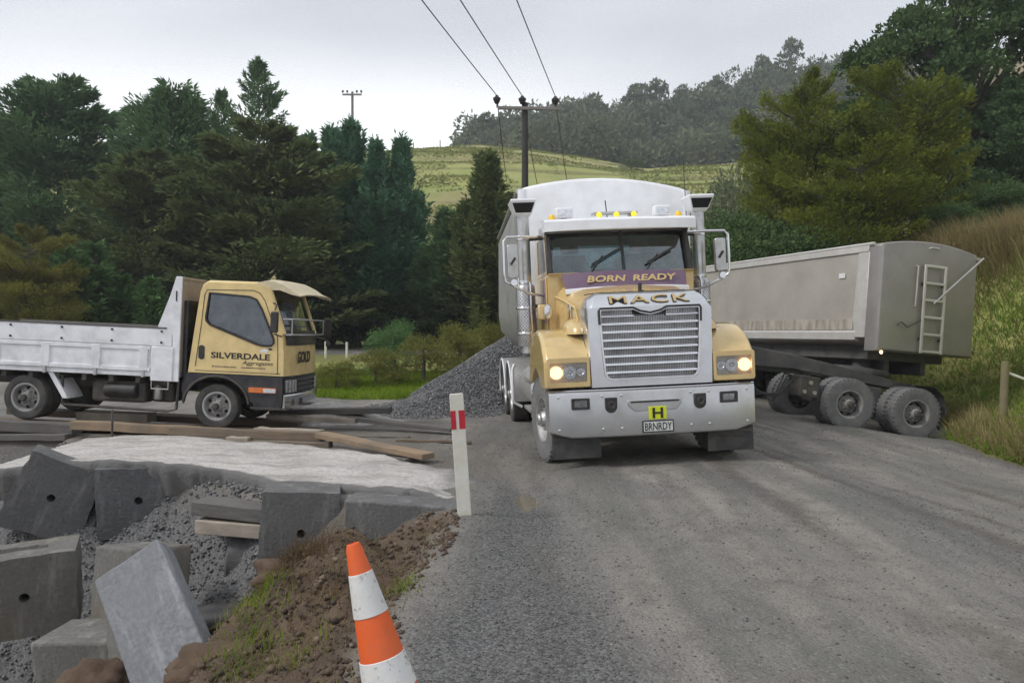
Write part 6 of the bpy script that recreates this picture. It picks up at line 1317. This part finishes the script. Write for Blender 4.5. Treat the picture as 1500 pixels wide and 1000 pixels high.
# right-hand trees on the bank
GR = 'trees on the right bank'
tree_at('T', gT, 'l_totara', 'yellow green totara with layered sprays, left of the pair above the trailer', 1176, 124, 29, 'totara_tree', group=GR, rz=0.9, H0=9, wide=0.66, sink=0.6)
tree_at('T', gT, 'l_totara', 'taller yellow green totara, right of the pair above the trailer', 1312, 102, 28, 'totara_tree', group=GR, rz=3.3, H0=9, wide=0.66, sink=0.6)
tree_at('T', gT, 'l_totara', 'low yellow green totara spilling down behind the trailer end', 1255, 215, 25.5, 'totara_tree', group=GR, rz=5.0, H0=9, wide=0.95, sink=0.8)
tree_at('D', gD, 'l_dark', 'huge dark evergreen tree towering over the right corner', 1405, -70, 37, 'evergreen_tree', group=GR, rz=0.3, H0=16, wide=0.92)
tree_at('D', gD, 'l_dark', 'dark evergreen tree leaving the picture at the right edge', 1580, 40, 36, 'evergreen_tree', group=GR, rz=2.0, H0=16, wide=0.85)
tree_at('C', gC, 'l_macro', 'dark layered conifer below the huge evergreen at the right edge', 1490, 130, 33, 'conifer_tree', group=GR, rz=2.0, H0=12, wide=0.75)
# shrubs
gU = lambda: blobtree(31, 3.0, 2.2, 46, 240, 0.13, 0.045, 0.05, 0.7, (0.2, 0.42), False)
gV = lambda: blobtree(32, 3.0, 2.2, 90, 420, 0.075, 0.032, 0.05, 0.65, (0.14, 0.30), False)
def shrub(label, px, pyt, D, H0, wide, mat, rz, name='shrub', group=None, key='U', gen=gU): tree_at(key, gen, mat, label, px, pyt, D, name, 'shrub', group, rz, 3.0, wide, 0.1)
GS = 'shrubs behind the gravel heap'
shrub('olive brown gorse bush in front of the small truck bumper', 492, 532, 21.5, 3, 1.15, 'l_shrub', 0.1, group=GS)
shrub('dark green rounded bush below the paddock gap', 578, 476, 26, 3, 0.85, 'l_bright', 1.1, group=GS)
shrub('olive brown gorse bush at the heap toe', 552, 515, 22.5, 3, 1.05, 'l_shrub', 2.0, group=GS)
shrub('olive brown gorse bush behind the heap slope', 622, 496, 23.5, 3, 0.9, 'l_shrub', 3.0, group=GS)
shrub('green brown bush between the dark bush and the tipper', 672, 480, 25.5, 3, 0.85, 'l_shrub', 4.0, group=GS)
shrub('low bush showing above the top of the heap', 722, 480, 27, 3, 0.8, 'l_totara2', 5.0, group=GS)
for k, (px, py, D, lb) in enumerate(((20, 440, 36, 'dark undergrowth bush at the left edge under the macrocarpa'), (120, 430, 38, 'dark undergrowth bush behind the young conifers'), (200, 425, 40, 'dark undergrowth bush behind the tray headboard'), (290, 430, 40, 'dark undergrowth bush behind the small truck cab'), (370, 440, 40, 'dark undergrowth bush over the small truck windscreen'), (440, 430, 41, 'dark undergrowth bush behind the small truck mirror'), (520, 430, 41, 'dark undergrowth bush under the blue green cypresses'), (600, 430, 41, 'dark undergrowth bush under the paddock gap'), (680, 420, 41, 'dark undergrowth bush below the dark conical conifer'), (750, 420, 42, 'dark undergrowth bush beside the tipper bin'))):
    shrub(lb, px, py, D, 3, 1.35, 'l_under', k*1.1, group='undergrowth below the conifers', key='V', gen=gV)  # dark backing added below the conifers, shade put into the leaf colour
for k, (px, py, D, lb) in enumerate(((1085, 318, 27, 'dark bush between the stack and the totara'), (1130, 345, 24.5, 'dark green bush along the top of the trailer side'), (1390, 300, 25, 'dark bush in the shade behind the trailer end'), (1460, 270, 27, 'dark bush above the dry bank grass'))):
    shrub(lb, px, py, D, 3, 1.0, 'l_dark', k*1.7+0.4, group='bushes on the bank', key='V', gen=gV)
shrub('small dark shrub standing on the paddock crest', 925, 234, 150, 3, 1.4, 'l_dark', 2.2, group='paddock shrubs')
shrub('pale green bush on the paddock by the right stack', 1062, 270, 60, 3, 0.6, 'l_far', 1, group='bushes on the bank')
# ------------------------------------------------------------------ far bush-clad hill
gF = [lambda: blobtree(41, 14, 5.5, 26, 70, 1.0, 0.55, 0.35, 0.7, (0.18, 0.36)), lambda: blobtree(42, 15, 4.2, 16, 70, 0.9, 0.5, 0.55, 0.65, (0.2, 0.4)), lambda: blobtree(43, 12, 6, 34, 60, 1.0, 0.55, 0.15, 0.75, (0.2, 0.35))]
far = [(712, 166, 232, 0, 'round topped bush tree at the paddock end of the far ridge'), (690, 186, 228, 2, 'low bush tree where the far ridge meets the paddock'), (752, 168, 238, 2, 'bush tree right behind the near pole crossarm'), (790, 172, 240, 0, 'bush tree right of the near power pole on the far ridge'), (835, 152, 245, 1, 'bush tree over the middle of the tipper bin'), (868, 138, 248, 0, 'broad topped bush tree above the cab on the far ridge'),
       (935, 122, 252, 0, 'tall rounded bush tree, left of the twin crowns'), (962, 117, 254, 1, 'tall rounded bush tree, right of the twin crowns'), (998, 126, 256, 1, 'slim bush tree right of the twin crowns'), (1046, 112, 258, 1, 'slim bush tree standing clear at mid ridge'), (1080, 118, 262, 2, 'wide bush tree below the high ridge'), (1117, 82, 262, 1, 'bare stemmed emergent tree on the high ridge'), (1158, 58, 268, 1, 'topmost emergent tree of the far ridge'), (1200, 84, 270, 2, 'wide bush tree right of the topmost emergent'), (1245, 96, 272, 2, 'bush tree where the far ridge meets the huge evergreen')]
for k, (px, py, D, g, lb) in enumerate(far):
    p = at(px, py, D); h = 17 if g == 1 else 15; zg = p.z-h
    make_tree('F%d' % g, 'bush_tree', gF[g], 'l_far', lb, 'tree', (p.x, D, zg), 'emergent trees on the far ridge', k*1.3, (h/15*(0.8 if g == 1 else 1), h/15*(0.8 if g == 1 else 1), h/15))
r_ = np.random.default_rng(77); VV, FF, TT_ = [], [], []; off = 0
for k in range(420):
    D = 186+100*r_.random(); px = 690+720*r_.random(); x = (px-750)/F*D
    if px < 760 and D < 215: continue
    z = Hs(x, D); n_ = 300; R0 = 3.5+3.5*r_.random(); hh_ = 9+8*r_.random()
    nr = r_.normal(size=(n_, 3)); nr /= np.linalg.norm(nr, axis=1, keepdims=True); nr[:, 2] = np.abs(nr[:, 2])*1.0-0.15
    p = np.array([x, D, z+hh_*0.35])+nr*np.array([R0, R0, hh_*0.6])*(0.7+0.35*r_.random((n_, 1))); u = nr+r_.normal(size=(n_, 3))*0.6
    v, f, t = leaves(p, u, 1.0+0.9*r_.random(n_), 0.5+0.4*r_.random(n_), np.clip(r_.random()*0.75+0.25*r_.random(n_), 0, 1), r_)
    VV.append(v); FF.append(f+off); TT_.append(t); off += len(v)
tag(mesh_np('woodland', np.concatenate(VV), np.concatenate(FF), 'l_far', attrs={'tint': np.concatenate(TT_)}), 'hazy native bush covering the far hillside', 'woodland', kind='stuff')
# ------------------------------------------------------------------ grass
def grass_mat(name, c0, c1, c2):
    return leaf_mat(name, c0, c1, 0.42, c2)
M['g_green'] = grass_mat('bank_grass', (0.125, 0.205, 0.034), (0.28, 0.39, 0.07), (0.40, 0.40, 0.13))
M['g_dry'] = grass_mat('dry_grass', (0.20, 0.16, 0.07), (0.40, 0.33, 0.165), (0.52, 0.44, 0.27))
M['g_lush'] = grass_mat('lush_grass', (0.12, 0.19, 0.02), (0.24, 0.34, 0.04), (0.30, 0.36, 0.08))
M['g_pasture'] = grass_mat('pasture_tussock', (0.18, 0.20, 0.055), (0.30, 0.33, 0.10), (0.36, 0.31, 0.15))
M['g_dead'] = grass_mat('dead_straw', (0.09, 0.06, 0.035), (0.24, 0.17, 0.10), (0.34, 0.26, 0.15))
def blades(x, y, z, L, w, r, lean=0.5):
    n = len(x); a = r.random(n)*2*PI; d = np.stack([np.cos(a), np.sin(a), np.zeros(n)], 1); ln = lean*(0.3+r.random(n)); sd = np.stack([-np.sin(a), np.cos(a), np.zeros(n)], 1)
    sd = np.where(np.abs(sd[:, :1]) < 0.35, np.stack([np.ones(n), sd[:, 1], np.zeros(n)], 1), sd)
    P0 = np.stack([x, y, z-0.02], 1); an = np.minimum(ln, 1.5); mid = P0+d*(L*0.55*np.sin(an*0.6))[:, None]+np.array([0, 0, 1])*(L*0.55*np.cos(an*0.6))[:, None]; tip = P0+d*(L*np.sin(an*0.85))[:, None]+np.array([0, 0, 1])*(L*np.cos(an*0.95))[:, None]
    q = np.stack([P0-sd*(w/2)[:, None], P0+sd*(w/2)[:, None], mid+sd*(w*0.35)[:, None], tip, mid-sd*(w*0.35)[:, None]], 1).reshape(-1, 3)
    i5 = 5*np.arange(n)[:, None, None]; return q, (np.array([(0, 1, 2), (0, 2, 4), (4, 2, 3)])[None]+i5).reshape(-1, 3)
def grass(name, label, x, y, L, w, mat, r, lean=0.5, tint=None):
    q, f = blades(x, y, H(x, y), L, w, r, lean); t = np.clip((0.5+0.9*fbm(x, y, 0.7, 3, 5))*0.7+0.3*r.random(len(x)), 0, 1) if tint is None else tint
    tag(mesh_np(name, q, f, mat, attrs={'tint': np.repeat(t, 5)}), label, 'grass', kind='stuff')
r_ = np.random.default_rng(5); n = 200000
y = 9.0+r_.random(n)**1.5*22; x = xe(y)+r_.random(n)*9.5; s_, _ = zones(x, y); px_ = 750+x/y*F
k_ = (s_ > 0.05) & (px_ < 1560); x, y, s_ = x[k_], y[k_], s_[k_]
dryw = sst(3.0, 4.6, s_+0.8*fbm(x, y, 0.6, 3, 15))*0.8+sst(0.9, 0.3, s_)*0.35+0.08
isd = r_.random(len(x)) < dryw
L = (0.14+0.26*r_.random(len(x)))*np.where(isd, 1.5, 1.0)*(1+1.3*sst(3.2, 4.5, s_))*(1-0.4*sst(0.9, 1.4, s_)*sst(2.6, 2.0, s_)); w = 0.012+0.012*r_.random(len(x))
grass('bank_grass', 'green grass growing on the bank and verge', x[~isd], y[~isd], L[~isd], w[~isd], 'g_green', r_, 1.25)
grass('dry_grass', 'long straw coloured grass on the verge and bank top', x[isd], y[isd], L[isd], w[isd], 'g_dry', r_, 0.95)
n = 30000; y = 17.5+r_.random(n)*9; x = -8.5+r_.random(n)*6.8; k_ = (y-20.5+0.35*(x+6)+0.5*fbm(x, y, 1, 2, 3)) > 0.0; x, y = x[k_], y[k_]
grass('meadow_grass', 'bright green grass strip behind the timber planks', x, y, 0.10+0.16*r_.random(len(x)), 0.02+0.015*r_.random(len(x)), 'g_lush', r_, 0.6)
n = 42000; y = 74+r_.random(n)**0.8*98; px_ = 560+560*r_.random(n); x = (px_-750)/F*y; k_ = fbm(x, y*2, 0.06, 3, 8)+0.25*r_.random(n) > 0.14; x, y = x[k_], y[k_]
grass('paddock_tussocks', 'short rough pasture tussocks over the paddock hill', x, y, 0.18+0.35*r_.random(len(x))**2, 0.20+0.30*r_.random(len(x)), 'g_pasture', r_, 1.2)
# tufts and roots on the soil bank
n = 2300; cx = np.array([-1.78, -1.93, -1.62, -1.15, -0.75, -1.5]); cy = np.array([5.45, 5.8, 4.9, 4.3, 5.0, 4.4]); k = r_.choice(6, n, p=[.36, .24, .14, .06, .08, .12])
x = cx[k]+r_.normal(size=n)*0.10; y = cy[k]+r_.normal(size=n)*0.14; g = r_.random(n) < 0.6
grass('bank_tufts', 'bright grass tufts growing from the brown soil bank', x[g], y[g], 0.06+0.11*r_.random(g.sum()), 0.004+0.003*r_.random(g.sum()), 'g_lush', r_, 0.9)
n2 = 3800; x2 = -2.0+r_.random(n2)*1.5; y2 = 3.0+r_.random(n2)*4.0; s2, d2 = zones(x2, y2); kk = d2 > 0.5
xx = np.concatenate([x[~g], x2[kk]]); yy = np.concatenate([y[~g], y2[kk]])
grass('dead_roots', 'dead straw and roots lying over the brown soil bank', xx, yy, 0.04+0.20*r_.random(len(xx))**2, 0.0016+0.002*r_.random(len(xx)), 'g_dry', r_, 2.2)
n = 2600; x = -1.80+r_.normal(size=n)*0.20; y = 6.05+r_.normal(size=n)*0.22; x[1800:] = -1.2+r_.normal(size=800)*0.35; y[1800:] = 5.2+r_.normal(size=800)*0.6
grass('dead_grass', 'dead brown straw heaped against the holed block', x, y, 0.08+0.20*r_.random(n), 0.003+0.003*r_.random(n), 'g_dead', r_, 1.6)
for k, (a, b_, lb) in enumerate(((at(600, 868, 5.5), at(672, 822, 5.9), 'bare brown stick lying on the soil behind the cone'), (at(478, 880, 5.6), at(500, 905, 5.4), 'short twig lying on the soil bank'))):
    mb = MB(); mb.tube([a+Vector((0, 0, 0.02)), (a+b_)/2+Vector((0, 0, 0.05)), b_+Vector((0, 0, 0.02))], [0.010, 0.009, 0.005], 6); tag(mb.build('stick', 'wood_brown', None), lb, 'stick')
# ------------------------------------------------------------------ moist air
mb = MB(); mb.box(-345, 345, -30, 400, -6, 128)
hz = mb.build('haze', 'alu', None, smooth=0); hz.data.materials.clear()
m = bpy.data.materials.new('moist_air'); m.use_nodes = True; nt = m.node_tree
for n in list(nt.nodes): nt.nodes.remove(n)
o_ = nt.nodes.new('ShaderNodeOutputMaterial'); v_ = nt.nodes.new('ShaderNodeVolumePrincipled'); v_.inputs['Color'].default_value = (0.90, 0.94, 1.0, 1); v_.inputs['Density'].default_value = 0.00075; v_.inputs['Anisotropy'].default_value = 0.2
nt.links.new(v_.outputs[0], o_.inputs['Volume']); hz.data.materials.append(m)
tag(hz, 'thin moist haze filling the air of the valley', kind='stuff')
